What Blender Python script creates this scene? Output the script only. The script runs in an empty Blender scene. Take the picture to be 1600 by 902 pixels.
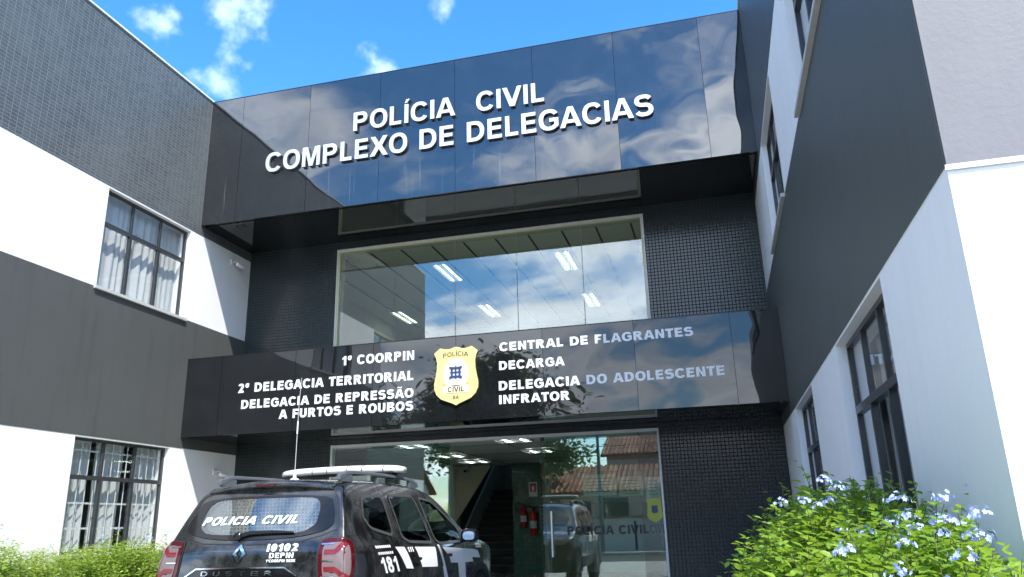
import bpy, bmesh, math, random
import mathutils
from mathutils import Vector, Matrix, noise
from mathutils.bvhtree import BVHTree

scene = bpy.context.scene
col = scene.collection
R = math.radians
rnd = random.Random(7)

# ------------------------------------------------------------------ camera
cam_d = bpy.data.cameras.new('camera')
cam = bpy.data.objects.new('camera', cam_d)
col.objects.link(cam)
CR = ((0.9667, -0.2365, 0.09781), (0.25468, 0.92662, -0.2766), (-0.02522, 0.2923, 0.956))   # right, forward, up columns
m = Matrix.Identity(4)
for i in range(3):
    m[i][0] = CR[i][0]; m[i][1] = CR[i][2]; m[i][2] = -CR[i][1]
m[2][3] = 1.1
cam.matrix_world = m
cam_d.sensor_width = 36.0
cam_d.lens = 1211.68 / 1600 * 36.0
cam_d.clip_start = 0.05
cam_d.clip_end = 2000
scene.camera = cam

# ------------------------------------------------------------------ world, sun, exposure
SUN_AZ = math.atan2(0.82, -1.0)            # clockwise from +Y
SUN_EL = math.atan2(1.68, math.hypot(0.82, 1.0))
world = bpy.data.worlds.new('World')
scene.world = world
world.use_nodes = True
nt = world.node_tree
nt.nodes.clear()
def wn(t, **k):
    n = nt.nodes.new(t)
    for a, b in k.items(): setattr(n, a, b)
    return n
def lk(a, b): nt.links.new(a, b)
sky = wn('ShaderNodeTexSky', sky_type='NISHITA', sun_disc=False, sun_elevation=SUN_EL, sun_rotation=SUN_AZ)
sky.air_density = 1.0; sky.dust_density = 0.25; sky.ozone_density = 2.2
hsv = wn('ShaderNodeHueSaturation'); hsv.inputs['Saturation'].default_value = 1.33; hsv.inputs['Value'].default_value = 0.76
lk(sky.outputs[0], hsv.inputs['Color'])
tc = wn('ShaderNodeTexCoord')
sep = wn('ShaderNodeSeparateXYZ'); lk(tc.outputs['Generated'], sep.inputs[0])
def wmath(op, a, b=None, c=None):
    n = wn('ShaderNodeMath', operation=op)
    for i, v in enumerate((a, b, c)):
        if v is None: continue
        if isinstance(v, (int, float)): n.inputs[i].default_value = v
        else: lk(v, n.inputs[i])
    return n.outputs[0]
zz = wmath('ADD', wmath('MAXIMUM', sep.outputs[2], 0.0), 0.14)
cx = wmath('DIVIDE', sep.outputs[0], zz); cy = wmath('DIVIDE', sep.outputs[1], zz)
cmb = wn('ShaderNodeCombineXYZ'); lk(cx, cmb.inputs[0]); lk(cy, cmb.inputs[1]); cmb.inputs[2].default_value = 12.6
n1 = wn('ShaderNodeTexNoise'); n1.inputs['Scale'].default_value = 1.15; n1.inputs['Detail'].default_value = 9; n1.inputs['Roughness'].default_value = 0.58; n1.inputs['Distortion'].default_value = 0.25
lk(cmb.outputs[0], n1.inputs['Vector'])
# fewer, thinner clouds to the north (ahead), big cumulus to the south (behind)
south = wn('ShaderNodeMapRange'); lk(sep.outputs[1], south.inputs[0])
south.inputs[1].default_value = -0.3; south.inputs[2].default_value = 0.35; south.inputs[3].default_value = 0.452; south.inputs[4].default_value = 0.60
d0 = wmath('SUBTRACT', n1.outputs[0], south.outputs[0])
msk = wn('ShaderNodeMapRange', interpolation_type='SMOOTHSTEP'); lk(d0, msk.inputs[0])
msk.inputs[1].default_value = 0.0; msk.inputs[2].default_value = 0.13; msk.inputs[3].default_value = 0.0; msk.inputs[4].default_value = 0.92
# a few small wisps to the north, each round its own direction
bias = 0.0
for (dx, dy, dz), rr in [((-0.49, 0.652, 0.579), 0.075), ((-0.521, 0.688, 0.504), 0.06), ((-0.561, 0.622, 0.546), 0.045), ((-0.351, 0.768, 0.536), 0.06), ((-0.49, 0.697, 0.523), 0.03), ((-0.407, 0.663, 0.628), 0.05), ((-0.272, 0.756, 0.596), 0.03)]:
    di = wn('ShaderNodeVectorMath', operation='DISTANCE'); lk(tc.outputs['Generated'], di.inputs[0]); di.inputs[1].default_value = (dx, dy, dz)
    bias = wmath('MAXIMUM', bias, wmath('SUBTRACT', 1.0, wmath('DIVIDE', di.outputs['Value'], rr)))
n3 = wn('ShaderNodeTexNoise'); n3.inputs['Scale'].default_value = 26; n3.inputs['Detail'].default_value = 8; n3.inputs['Roughness'].default_value = .52; n3.inputs['Distortion'].default_value = 0.0
lk(tc.outputs['Generated'], n3.inputs['Vector'])
wsp = wn('ShaderNodeMapRange', interpolation_type='SMOOTHSTEP'); lk(wmath('ADD', n3.outputs[0], wmath('MULTIPLY', bias, .42)), wsp.inputs[0])
wsp.inputs[1].default_value = .68; wsp.inputs[2].default_value = 1.12; wsp.inputs[4].default_value = .36
cover = wmath('MAXIMUM', msk.outputs[0], wmath('MULTIPLY', wsp.outputs[0], wmath('GREATER_THAN', bias, 0.0)))
n2 = wn('ShaderNodeTexNoise'); n2.inputs['Scale'].default_value = 2.3; n2.inputs['Detail'].default_value = 6
lk(cmb.outputs[0], n2.inputs['Vector'])
cr = wn('ShaderNodeValToRGB'); lk(n2.outputs[0], cr.inputs[0])
cr.color_ramp.elements[0].position = 0.3; cr.color_ramp.elements[0].color = (3.6, 3.95, 4.5, 1)
cr.color_ramp.elements[1].position = 0.65; cr.color_ramp.elements[1].color = (7.0, 7.5, 8.2, 1)
mixc = wn('ShaderNodeMix', data_type='RGBA'); lk(cover, mixc.inputs['Factor'])
lk(hsv.outputs[0], mixc.inputs['A']); lk(cr.outputs[0], mixc.inputs['B'])
bg = wn('ShaderNodeBackground'); bg.inputs['Strength'].default_value = 0.15
lk(mixc.outputs['Result'], bg.inputs['Color'])
wo = wn('ShaderNodeOutputWorld'); lk(bg.outputs[0], wo.inputs['Surface'])

sun_d = bpy.data.lights.new('sun', 'SUN')
sun_d.energy = 2.0; sun_d.angle = R(0.55); sun_d.color = (1.0, 0.95, 0.87)
sun = bpy.data.objects.new('sun', sun_d); col.objects.link(sun)
sun.rotation_euler = Vector((-0.82, 1.0, -1.68)).to_track_quat('-Z', 'Y').to_euler()
sun.location = (20, -25, 42)
scene.view_settings.view_transform = 'Standard'
scene.view_settings.look = 'None'
scene.view_settings.exposure = 1.86
scene.view_settings.gamma = 1.0
scene.view_settings.use_curve_mapping = False
scene.cycles.max_bounces = 10
scene.cycles.transparent_max_bounces = 24
scene.cycles.glossy_bounces = 6

# ------------------------------------------------------------------ materials
class Mat:
    def __init__(s, name):
        s.m = bpy.data.materials.new(name); s.m.use_nodes = True
        s.t = s.m.node_tree; s.t.nodes.clear()
        s.out = s.n('ShaderNodeOutputMaterial')
    def n(s, typ, ins=None, **k):
        nd = s.t.nodes.new(typ)
        for a, b in k.items(): setattr(nd, a, b)
        for a, b in (ins or {}).items(): s.set(nd, a, b)
        return nd
    def set(s, nd, a, b):
        sock = nd.inputs[a]
        if isinstance(b, bpy.types.Node): b = b.outputs[0]
        if isinstance(b, bpy.types.NodeSocket): s.t.links.new(b, sock)
        else:
            if isinstance(b, (tuple, list)) and len(b) == 3 and sock.type == 'RGBA': b = (*b, 1)
            sock.default_value = b
    def math(s, op, a, b=0.0, c=0.0, clamp=False):
        nd = s.n('ShaderNodeMath', operation=op, use_clamp=clamp)
        for i, v in enumerate((a, b, c)): s.set(nd, i, v)
        return nd.outputs[0]
    def noise(s, vec, scale, detail=4, rough=.5, dist=0, dims='3D', w=None):
        nd = s.n('ShaderNodeTexNoise', {'Scale': scale, 'Detail': detail, 'Roughness': rough, 'Distortion': dist}, noise_dimensions=dims)
        if vec is not None: s.set(nd, 'Vector', vec)
        if w is not None: s.set(nd, 'W', w)
        return nd.outputs[0]
    def ramp(s, fac, p0, c0, p1, c1):
        nd = s.n('ShaderNodeValToRGB', {'Fac': fac})
        e = nd.color_ramp.elements
        e[0].position = p0; e[0].color = (*c0, 1) if not isinstance(c0, (int, float)) else (c0, c0, c0, 1)
        e[1].position = p1; e[1].color = (*c1, 1) if not isinstance(c1, (int, float)) else (c1, c1, c1, 1)
        return nd.outputs[0]
    def mix(s, fac, a, b, blend='MIX'):
        nd = s.n('ShaderNodeMix', data_type='RGBA', blend_type=blend)
        s.set(nd, 0, fac); s.set(nd, 6, a); s.set(nd, 7, b)
        return nd.outputs[2]
    def pos(s): return s.n('ShaderNodeNewGeometry').outputs['Position']
    def obj(s): return s.n('ShaderNodeTexCoord').outputs['Object']
    def scale(s, v, xyz):
        return s.n('ShaderNodeMapping', {'Vector': v, 'Scale': xyz}).outputs[0]
    def bump(s, h, strength=.3, dist=.01, normal=None):
        nd = s.n('ShaderNodeBump', {'Height': h, 'Strength': strength, 'Distance': dist})
        if normal is not None: s.set(nd, 'Normal', normal)
        return nd.outputs[0]
    def bsdf(s, base=(.5, .5, .5), rough=.5, **k):
        ins = {'Base Color': base, 'Roughness': rough}
        for a, b in k.items(): ins[a.replace('_', ' ')] = b
        return s.n('ShaderNodeBsdfPrincipled', ins)
    def done(s, sh):
        s.t.links.new(sh.outputs[0] if hasattr(sh, 'outputs') else sh, s.out.inputs['Surface'])
        return s.m

def plain(name, base, rough=.5, var=.12, vscale=6, bump=0.0, bscale=60, **k):
    a = Mat(name); p = a.obj()
    f = a.noise(p, vscale, 5)
    c = a.mix(f, tuple(x * (1 - var) for x in base), tuple(min(1, x * (1 + var)) for x in base))
    rr = a.math('MULTIPLY_ADD', a.noise(p, vscale * 2.3, 3), .16, max(0, rough - .08))
    ins = dict(k)
    if bump: ins['Normal'] = a.bump(a.noise(p, bscale, 4), bump, .01)
    return a.done(a.bsdf(c, rr, **ins))

def wall_paint(name, base, rough=.65, streak=.12):
    a = Mat(name); p = a.pos()
    f = a.noise(p, .9, 6, .6)
    st = a.noise(a.scale(p, (7, 7, .55)), 1.0, 5, .6)          # faint rain streaks
    c = a.mix(f, tuple(x * .88 for x in base), tuple(min(1, x * 1.06) for x in base))
    c = a.mix(a.math('MULTIPLY', a.ramp(st, .52, 0, .75, 1), streak), c, tuple(x * .62 for x in base))
    nb = a.bump(a.noise(p, 34, 5, .6), .25, .006)
    nb = a.bump(a.noise(p, 1.3, 2), .35, .02, nb)
    return a.done(a.bsdf(c, rough, Normal=nb))

def tile(name, axis, size, c1, c2, grout, rough, tilt, mortar=.004, row=None, bumpd=.004, dirt=0.0, ior=1.5):
    """square mosaic: every tile has its own shade and a tiny tilt of its own"""
    a = Mat(name); p = a.pos()
    s = a.n('ShaderNodeSeparateXYZ', {0: p})
    u = s.outputs[0] if axis == 'x' else s.outputs[1]
    v = s.outputs[2]
    row = row or size
    iu = a.math('DIVIDE', u, size); iv = a.math('DIVIDE', v, row)
    fu = a.math('FRACT', iu); fv = a.math('FRACT', iv)
    cell = a.n('ShaderNodeCombineXYZ', {0: a.math('FLOOR', iu), 1: a.math('FLOOR', iv), 2: 0.5}).outputs[0]
    wnz = a.n('ShaderNodeTexWhiteNoise', {'Vector': cell}, noise_dimensions='3D')
    eu = a.math('MULTIPLY', a.math('MINIMUM', fu, a.math('SUBTRACT', 1.0, fu)), size)
    ev = a.math('MULTIPLY', a.math('MINIMUM', fv, a.math('SUBTRACT', 1.0, fv)), row)
    e = a.math('MINIMUM', eu, ev)
    g = a.n('ShaderNodeMapRange', {0: e, 1: mortar * .35, 2: mortar * .9}, interpolation_type='SMOOTHSTEP').outputs[0]
    tc_ = a.mix(wnz.outputs['Value'], c1, c2)
    if dirt:
        tc_ = a.mix(a.math('MULTIPLY', a.ramp(a.noise(a.scale(p, (1, 1, .4)), 1.1, 6, .65), .42, 0, .72, 1), dirt), tc_, tuple(min(1, x * 1.6 + .01) for x in c2))
    c = a.mix(g, grout, tc_)
    dv = a.n('ShaderNodeVectorMath', {0: wnz.outputs['Color'], 1: (.5, .5, .5)}, operation='SUBTRACT').outputs[0]
    dv = a.n('ShaderNodeVectorMath', {0: dv, 'Scale': tilt}, operation='SCALE').outputs[0]
    nn = a.n('ShaderNodeNewGeometry').outputs['Normal']
    nn = a.n('ShaderNodeVectorMath', {0: nn, 1: dv}, operation='ADD').outputs[0]
    nn = a.n('ShaderNodeVectorMath', {0: nn}, operation='NORMALIZE').outputs[0]
    nb = a.bump(g, .55, bumpd, nn)
    rr = a.mix(g, (.8, .8, .8), (rough, rough, rough))
    return a.done(a.bsdf(c, rr, Normal=nb, IOR=ior))

def glass(name, f0=.06, tint=(.86, .92, .88), wav=0.0, rough=0.0):
    a = Mat(name); g = a.n('ShaderNodeNewGeometry')
    d = a.n('ShaderNodeVectorMath', {0: g.outputs['Normal'], 1: g.outputs['Incoming']}, operation='DOT_PRODUCT').outputs['Value']
    d = a.math('SUBTRACT', 1.0, a.math('ABSOLUTE', d), clamp=True)
    fr = a.math('MULTIPLY_ADD', a.math('POWER', d, 5.0), 1 - f0, f0, clamp=True)
    tr = a.n('ShaderNodeBsdfTransparent', {'Color': tint})
    gl = a.n('ShaderNodeBsdfGlossy', {'Color': (.97, .98, 1.0), 'Roughness': rough})
    if wav: a.set(gl, 'Normal', a.bump(a.noise(a.obj(), 1.1, 2), wav, .01))
    return a.done(a.n('ShaderNodeMixShader', {0: fr, 1: tr, 2: gl}))

def acm(name, wav, base=(.010, .011, .012), ior=2.15, rough=.02, drip=0.0):
    """glossy black composite cladding, oil-canned a little differently on every panel"""
    a = Mat(name); p = a.pos()
    rid = a.n('ShaderNodeObjectInfo').outputs['Random']
    w = a.math('MULTIPLY', rid, 40.0)
    h1 = a.noise(a.scale(p, (1.0, 1.0, 1.15)), 1.05, 1.0, .35, .5, '4D', w)
    nb = a.bump(h1, wav, .05)
    h2 = a.noise(a.scale(p, (1, 1, 1)), 2.6, 1.0, .4, 0, '4D', w)
    nb = a.bump(h2, wav * .22, .010, nb)
    c = base; rr = rough
    dust = a.ramp(a.noise(p, 2.2, 7, .65), .45, 0, .8, 1)
    c = a.mix(a.math('MULTIPLY', dust, .10), c, (.10, .105, .11))
    if drip:
        s = a.n('ShaderNodeSeparateXYZ', {0: p})
        low = a.n('ShaderNodeMapRange', {0: s.outputs[2], 1: 7.35, 2: 6.7, 3: 0.0, 4: 1.0}).outputs[0]
        st = a.noise(a.n('ShaderNodeCombineXYZ', {0: a.math('MULTIPLY', s.outputs[0], 13.0), 1: 0.0, 2: a.math('MULTIPLY', s.outputs[2], .35)}).outputs[0], 1.0, 2, .9)
        st = a.math('MULTIPLY', a.ramp(st, .63, 0, .70, 1), a.math('MULTIPLY', low, drip))
        c = a.mix(st, c, (.30, .31, .32))
    return a.done(a.bsdf(c, rr, IOR=ior, Normal=nb))

M = {}
M['white'] = wall_paint('white_wall_paint', (.84, .84, .83), streak=.16)
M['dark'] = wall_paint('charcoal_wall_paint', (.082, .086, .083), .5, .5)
M['dark_shade'] = wall_paint('charcoal_wall_paint_shaded', (.074, .082, .077), .5, .3)  # shaded copy of the charcoal band paint, shade toned into its colour
M['lavender'] = wall_paint('pale_grey_wall_paint', (.195, .192, .205), .6, .15)
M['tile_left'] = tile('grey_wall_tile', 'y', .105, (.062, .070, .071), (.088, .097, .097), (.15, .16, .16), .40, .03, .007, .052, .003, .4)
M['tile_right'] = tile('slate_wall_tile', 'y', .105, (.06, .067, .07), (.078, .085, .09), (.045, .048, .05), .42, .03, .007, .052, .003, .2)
M['mosaic'] = tile('black_mosaic_tile', 'x', .056, (.014, .024, .026), (.022, .035, .037), (.008, .010, .010), .20, .010, .008, None, .002, .12, 1.55)
M['mosaic_side'] = tile('black_mosaic_tile_side', 'y', .056, (.014, .024, .026), (.022, .035, .037), (.008, .010, .010), .20, .010, .008)
M['green_tile'] = tile('green_mosaic_tile', 'x', .10, (.03, .105, .075), (.055, .15, .11), (.02, .04, .032), .2, .05, .008)
M['acm_calm'] = acm('glossy_black_panel', .15, drip=.17)
M['acm_wavy'] = acm('buckled_black_panel', .36, drip=.15)
M['acm_low'] = acm('glossy_black_low_panel', .13, ior=1.68)
M['acm_low_wavy'] = acm('buckled_black_low_panel', .22, ior=1.62)
M['soffit'] = acm('glossy_black_soffit', .03, base=(.008, .01, .01), ior=1.9)
M['black_edge'] = plain('black_metal_edge', (.012, .013, .014), .4)
M['steel'] = plain('brushed_steel', (.88, .88, .88), .36, .04, 9, Metallic=.55)
M['steel_side'] = plain('letter_edge_steel', (.30, .31, .32), .35, .05, 9, Metallic=.8)
M['vinyl'] = plain('white_vinyl', (.84, .84, .83), .45, .03)
M['vinyl_black'] = plain('black_vinyl', (.012, .012, .012), .4)
M['frame'] = plain('black_window_frame', (.040, .044, .047), .32)
M['alu'] = plain('pale_aluminium', (.66, .67, .66), .4, .06)
M['cream'] = plain('cream_paint', (.62, .60, .42), .55, .06)
M['sill'] = plain('stone_sill', (.48, .48, .46), .5, .15, 14)
M['glass_up'] = glass('reflective_window_glass', .125, (.93, .97, .93), .04)
M['glass_door'] = glass('door_glass', .10, (.86, .93, .89), .03)
M['glass_win'] = glass('tinted_window_glass', .07, (.97, .985, .985), .05)
M['curtain'] = None
a = Mat('white_curtain_cloth')
w_ = a.noise(a.scale(a.obj(), (60, 60, 60)), 1, 2)
c_ = a.mix(w_, (.84, .86, .88), (.90, .91, .92))
M['curtain'] = a.done(a.n('ShaderNodeMixShader', {0: .35, 1: a.n('ShaderNodeBsdfDiffuse', {'Color': c_}), 2: a.n('ShaderNodeBsdfTranslucent', {'Color': c_})}))
M['bars'] = plain('white_painted_bars', (.72, .72, .70), .45)
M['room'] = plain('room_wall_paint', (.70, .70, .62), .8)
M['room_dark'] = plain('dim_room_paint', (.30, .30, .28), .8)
M['ceil_up'] = plain('ceiling_panel_white', (.80, .82, .68), .7, .04)
M['ceil_low'] = plain('ceiling_panel_grey', (.62, .64, .60), .7, .05)
M['joint'] = plain('dark_joint', (.05, .055, .05), .8)
M['floor'] = plain('lobby_floor_stone', (.22, .22, .21), .25, .15, 3)
M['granite'] = plain('dark_granite', (.02, .022, .022), .3, .4, 30)
M['step'] = plain('stair_granite', (.07, .075, .075), .35, .3, 30)
M['louver'] = plain('louver_metal', (.85, .85, .85), .2, .03, 5, Metallic=1.0)
def emit(name, c, s):
    a = Mat(name); return a.done(a.n('ShaderNodeEmission', {'Color': c, 'Strength': s}))
M['tube'] = emit('fluorescent_tube', (.93, 1.0, .95), 8.0)
M['tube_dim'] = emit('fluorescent_tube_dim', (.93, 1.0, .95), 2.2)
M['red'] = plain('extinguisher_red', (.50, .02, .02), .3)
M['paper'] = plain('white_paper', (.75, .75, .72), .7)
M['yellow'] = plain('badge_yellow', (.80, .68, .26), .5, .04)
M['yellow_pale'] = plain('badge_pale', (.86, .82, .56), .5, .03)
M['brown_ink'] = plain('badge_brown', (.11, .06, .03), .5)
M['blue_ink'] = plain('badge_blue', (.03, .055, .16), .5)
M['lilac_ink'] = plain('badge_lilac', (.62, .62, .72), .5)
M['gold_ink'] = plain('badge_gold', (.62, .42, .14), .5)
M['rubber'] = plain('black_rubber', (.015, .015, .015), .7)
M['sticker_yellow'] = plain('yellow_green_sticker', (.36, .40, .06), .5)

# ------------------------------------------------------------------ mesh helpers
class MB:
    def __init__(s): s.v = []; s.f = []; s.sm = []
    def add(s, vs, fs, smooth=False):
        o = len(s.v); s.v += [tuple(v) for v in vs]
        for f in fs: s.f.append([i + o for i in f]); s.sm.append(smooth)
        return s
    def box(s, x0, x1, y0, y1, z0, z1):
        return s.add([(x0, y0, z0), (x1, y0, z0), (x1, y1, z0), (x0, y1, z0), (x0, y0, z1), (x1, y0, z1), (x1, y1, z1), (x0, y1, z1)],
                     [(0, 3, 2, 1), (4, 5, 6, 7), (0, 1, 5, 4), (1, 2, 6, 5), (2, 3, 7, 6), (3, 0, 4, 7)])
    def prism(s, pts, fn, d0, d1):
        """pts 2D CCW, fn(u,v,d)->xyz"""
        n = len(pts)
        vs = [fn(u, v, d0) for u, v in pts] + [fn(u, v, d1) for u, v in pts]
        fs = [list(range(n))[::-1], list(range(n, 2 * n))] + [(i, (i + 1) % n, n + (i + 1) % n, n + i) for i in range(n)]
        return s.add(vs, fs)
    def tube(s, path, r, n=10, cap=True, smooth=True):
        path = [Vector(p) for p in path]
        rs = r if isinstance(r, (list, tuple)) else [r] * len(path)
        rings = []; ref = None
        for i, p in enumerate(path):
            t = (path[min(i + 1, len(path) - 1)] - path[max(i - 1, 0)]).normalized()
            if ref is None:
                ref = Vector((0, 0, 1)) if abs(t.z) < .9 else Vector((1, 0, 0))
            b = t.cross(ref).normalized(); ref = b.cross(t).normalized()
            rings.append([p + (b * math.cos(2 * math.pi * k / n) + ref * math.sin(2 * math.pi * k / n)) * rs[i] for k in range(n)])
        vs = [v for rg in rings for v in rg]; fs = []
        for i in range(len(path) - 1):
            for k in range(n):
                fs.append((i * n + k, i * n + (k + 1) % n, (i + 1) * n + (k + 1) % n, (i + 1) * n + k))
        s.add(vs, fs, smooth)
        if cap:
            s.add(rings[0], [tuple(range(n))[::-1]]); s.add(rings[-1], [tuple(range(n))])
        return s
    def lathe(s, prof, n=24, at=(0, 0, 0), axis='z', smooth=True):
        """prof: (radius, height) list"""
        vs = []; fs = []
        for r_, h in prof:
            for k in range(n):
                c, q = math.cos(2 * math.pi * k / n) * r_, math.sin(2 * math.pi * k / n) * r_
                v = {'z': (c, q, h), 'x': (h, c, q), 'y': (q, h, c)}[axis]
                vs.append((v[0] + at[0], v[1] + at[1], v[2] + at[2]))
        for i in range(len(prof) - 1):
            for k in range(n): fs.append((i * n + k, i * n + (k + 1) % n, (i + 1) * n + (k + 1) % n, (i + 1) * n + k))
        fs.append(tuple(range(n))[::-1]); fs.append(tuple((len(prof) - 1) * n + k for k in range(n)))
        return s.add(vs, fs, smooth)
    def build(s, name, mat, parent=None, bevel=0.0, local=False):
        me = bpy.data.meshes.new(name)
        off = Vector((0, 0, 0))
        if parent is not None and not local:
            p = parent
            while p is not None: off += p.location; p = p.parent
        me.from_pydata([Vector(v) - off for v in s.v], [], s.f)
        for i, p in enumerate(me.polygons): p.use_smooth = s.sm[i]
        me.validate(); me.update()
        mats = mat if isinstance(mat, (list, tuple)) else [mat]
        for q in mats: me.materials.append(q)
        o = bpy.data.objects.new(name, me); col.objects.link(o)
        if parent is not None: o.parent = parent
        if bevel:
            b = o.modifiers.new('edge', 'BEVEL'); b.width = bevel; b.segments = 2; b.limit_method = 'ANGLE'; b.angle_limit = R(40)
        return o

def tag(o, label=None, cat=None, group=None, kind=None):
    for k, v in (('label', label), ('category', cat), ('group', group), ('kind', kind)):
        if v: o[k] = v
    return o
def thing(name, loc, label, cat, group=None):
    o = bpy.data.objects.new(name, None); col.objects.link(o)
    o.location = loc; o.empty_display_size = .2
    return tag(o, label, cat, group)
def copy_tree(o, parent=None):
    c = o.copy(); col.objects.link(c)
    if parent is not None: c.parent = parent
    for ch in list(o.children): copy_tree(ch, c)
    return c

def _arc(cx, cy, rx, ry, a0, a1, n=10, p=2.25):
    out = []
    for i in range(n + 1):
        t = R(a0 + (a1 - a0) * i / n); c, s = math.cos(t), math.sin(t)
        out.append((cx + rx * math.copysign(abs(c) ** (2 / p), c), cy + ry * math.copysign(abs(s) ** (2 / p), s)))
    return out
def _sweep(path, t, th=None):
    """outline of a stroke of width t (horizontal strokes th) along a centre line, flat ends"""
    th = th or t
    P = [Vector(p) for p in path]; Lf = []; Rt = []
    for i, p in enumerate(P):
        d0 = (P[i] - P[i - 1]).normalized() if i else (P[1] - P[0]).normalized()
        d1 = (P[i + 1] - P[i]).normalized() if i < len(P) - 1 else d0
        n0 = Vector((-d0.y, d0.x)); n1 = Vector((-d1.y, d1.x)); nn = (n0 + n1).normalized()
        k = 1 / max(.45, nn.dot(n0))
        w = math.hypot(nn.x * t, nn.y * th) / 2 * k
        Lf.append(tuple(p + nn * w)); Rt.append(tuple(p - nn * w))
    return Lf + Rt[::-1]
def glyph(ch, t):
    """bold grotesque capital of cap height 1 and stem t: (width, [[outer, hole, ...], ...])"""
    h = t * .84; A_ = {'Í': 'I', 'Ã': 'A'}.get(ch, ch); sh = []; W = .7
    if A_ == 'I': W = t; sh = [[[(0, 0), (t, 0), (t, 1), (0, 1)]]]
    elif A_ == 'L': W = .62; sh = [[[(0, 0), (W, 0), (W, h), (t, h), (t, 1), (0, 1)]]]
    elif A_ == 'T': W = .76; a, b = (W - t) / 2, (W + t) / 2; sh = [[[(a, 0), (b, 0), (b, 1 - h), (W, 1 - h), (W, 1), (0, 1), (0, 1 - h), (a, 1 - h)]]]
    elif A_ in 'EF':
        W = .70 if A_ == 'E' else .64; m0, m1 = .52 - h / 2, .52 + h / 2
        if A_ == 'E': sh = [[[(0, 0), (W, 0), (W, h), (t, h), (t, m0), (W - .05, m0), (W - .05, m1), (t, m1), (t, 1 - h), (W - .02, 1 - h), (W - .02, 1), (0, 1)]]]
        else: sh = [[[(0, 0), (t, 0), (t, m0 - .04), (W - .06, m0 - .04), (W - .06, m1 - .04), (t, m1 - .04), (t, 1 - h), (W, 1 - h), (W, 1), (0, 1)]]]
    elif A_ == 'H': W = .80; a, b = .51 - h / 2, .51 + h / 2; sh = [[[(0, 0), (t, 0), (t, a), (W - t, a), (W - t, 0), (W, 0), (W, 1), (W - t, 1), (W - t, b), (t, b), (t, 1), (0, 1)]]]
    elif A_ == 'N': W = .80; sh = [[[(0, 0), (t * .93, 0), (t * .93, .64), (W - t * .98, 0), (W, 0), (W, 1), (W - t * .93, 1), (W - t * .93, .37), (t * .98, 1), (0, 1)]]]
    elif A_ == 'M':
        W = .98; q = t * .90
        sh = [[[(0, 0), (q, 0), (q, .72), (W / 2 - q * .52, 0), (W / 2 + q * .52, 0), (W - q, .72), (W - q, 0), (W, 0), (W, 1), (W - t * 1.42, 1), (W / 2, .30), (t * 1.42, 1), (0, 1)]]]
    elif A_ == 'V': W = .96; k = t * 1.08; sh = [[[(W / 2 - k * .55, 0), (W / 2 + k * .55, 0), (W, 1), (W - k, 1), (W / 2, .30), (k, 1), (0, 1)]]]
    elif A_ == 'A':
        W = 1.0; k = t * 1.1; ax = W / 2; il = lambda z: k + (ax - k) * z / .80
        c0 = .20; c1 = c0 + h * .95; r0 = lambda z: W - il(z)
        sh = [[[(0, 0), (k, 0), (il(c0), c0), (r0(c0), c0), (W - k, 0), (W, 0), (ax + k * .56, 1), (ax - k * .56, 1)], [(il(c1), c1), (ax, .79), (r0(c1), c1)]]]
    elif A_ == 'X': W = .96; k = t * 1.22; m = .5; g = k * .62; sh = [[[(0, 0), (k, 0), (W / 2, m - .15), (W - k, 0), (W, 0), (W / 2 + g, .51), (W - .03, 1), (W - k - .02, 1), (W / 2, m + .16), (k + .02, 1), (.03, 1), (W / 2 - g, .51)]]]
    elif A_ in 'O0':
        W = .94 if A_ == 'O' else .66
        o = _arc(W / 2, .5, W / 2, .515, 0, 360, 40)[:-1]; i_ = _arc(W / 2, .5, W / 2 - t, .515 - h, 0, 360, 32)[:-1]
        sh = [[o, i_]]
    elif A_ == 'C' or A_ == 'G':
        W = .90 if A_ == 'C' else .94; cx = W * .52; a = 34; rx, ry = W * .52, .515
        o = _arc(cx, .5, rx, ry, a, 360 - a if A_ == 'C' else 316, 34); i_ = _arc(cx, .5, rx - t, ry - h, a + 5, 360 - a - 5 if A_ == 'C' else 316, 30)
        if A_ == 'C': sh = [[o + i_[::-1]]]
        else:
            b0, b1 = .40, .40 + h
            xr = W * .985
            o = _arc(cx, .5, rx, ry, a, 306, 34)
            i_ = [p for p in _arc(cx, .5, rx - t, ry - h, a + 5, 312, 30)]
            sh = [[o + [(xr, .17), (xr, b1 + .0), (cx + .02, b1), (cx + .02, b0), (xr - t * .92, b0), (xr - t * .92, .235)] + i_[::-1]]]
    elif A_ == 'D':
        W = .86; o = [(0, 0), (W * .42, 0)] + _arc(W * .42, .5, W * .58, .5, -90, 90, 22)[1:] + [(0, 1)]
        i_ = [(t, h), (W * .40, h)] + _arc(W * .40, .5, W * .60 - t, .5 - h, -90, 90, 18)[1:] + [(t, 1 - h)]
        sh = [[o, i_]]
    elif A_ in 'PR':
        W = .78 if A_ == 'P' else .86; b = .40 if A_ == 'P' else .43; bw = .76; r = (1 - b) / 2; cy = (1 + b) / 2
        bowl = _arc(bw * .55, cy, bw * .45, r, -90, 90, 18)
        hole = [(t, b + h), (bw * .5, b + h)] + _arc(bw * .52, cy, bw * .48 - t, r - h, -90, 90, 14)[1:] + [(t, 1 - h)]
        if A_ == 'P': sh = [[[(0, 0), (t, 0), (t, b)] + bowl + [(0, 1)], hole]]
        else: sh = [[[(0, 0), (t, 0), (t, b), (.30, b), (W - t * 1.18, 0), (W, 0), (.60, b + .035)] + bowl[4:] + [(0, 1)], hole]]
    elif A_ == 'B':
        W = .82; m = .53
        lo = _arc(W * .55, m / 2, W * .45, m / 2, -90, 78, 16); up = _arc(W * .52, (1 + m) / 2, W * .43, (1 - m) / 2, -76, 90, 16)
        q = h / 2
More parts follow.
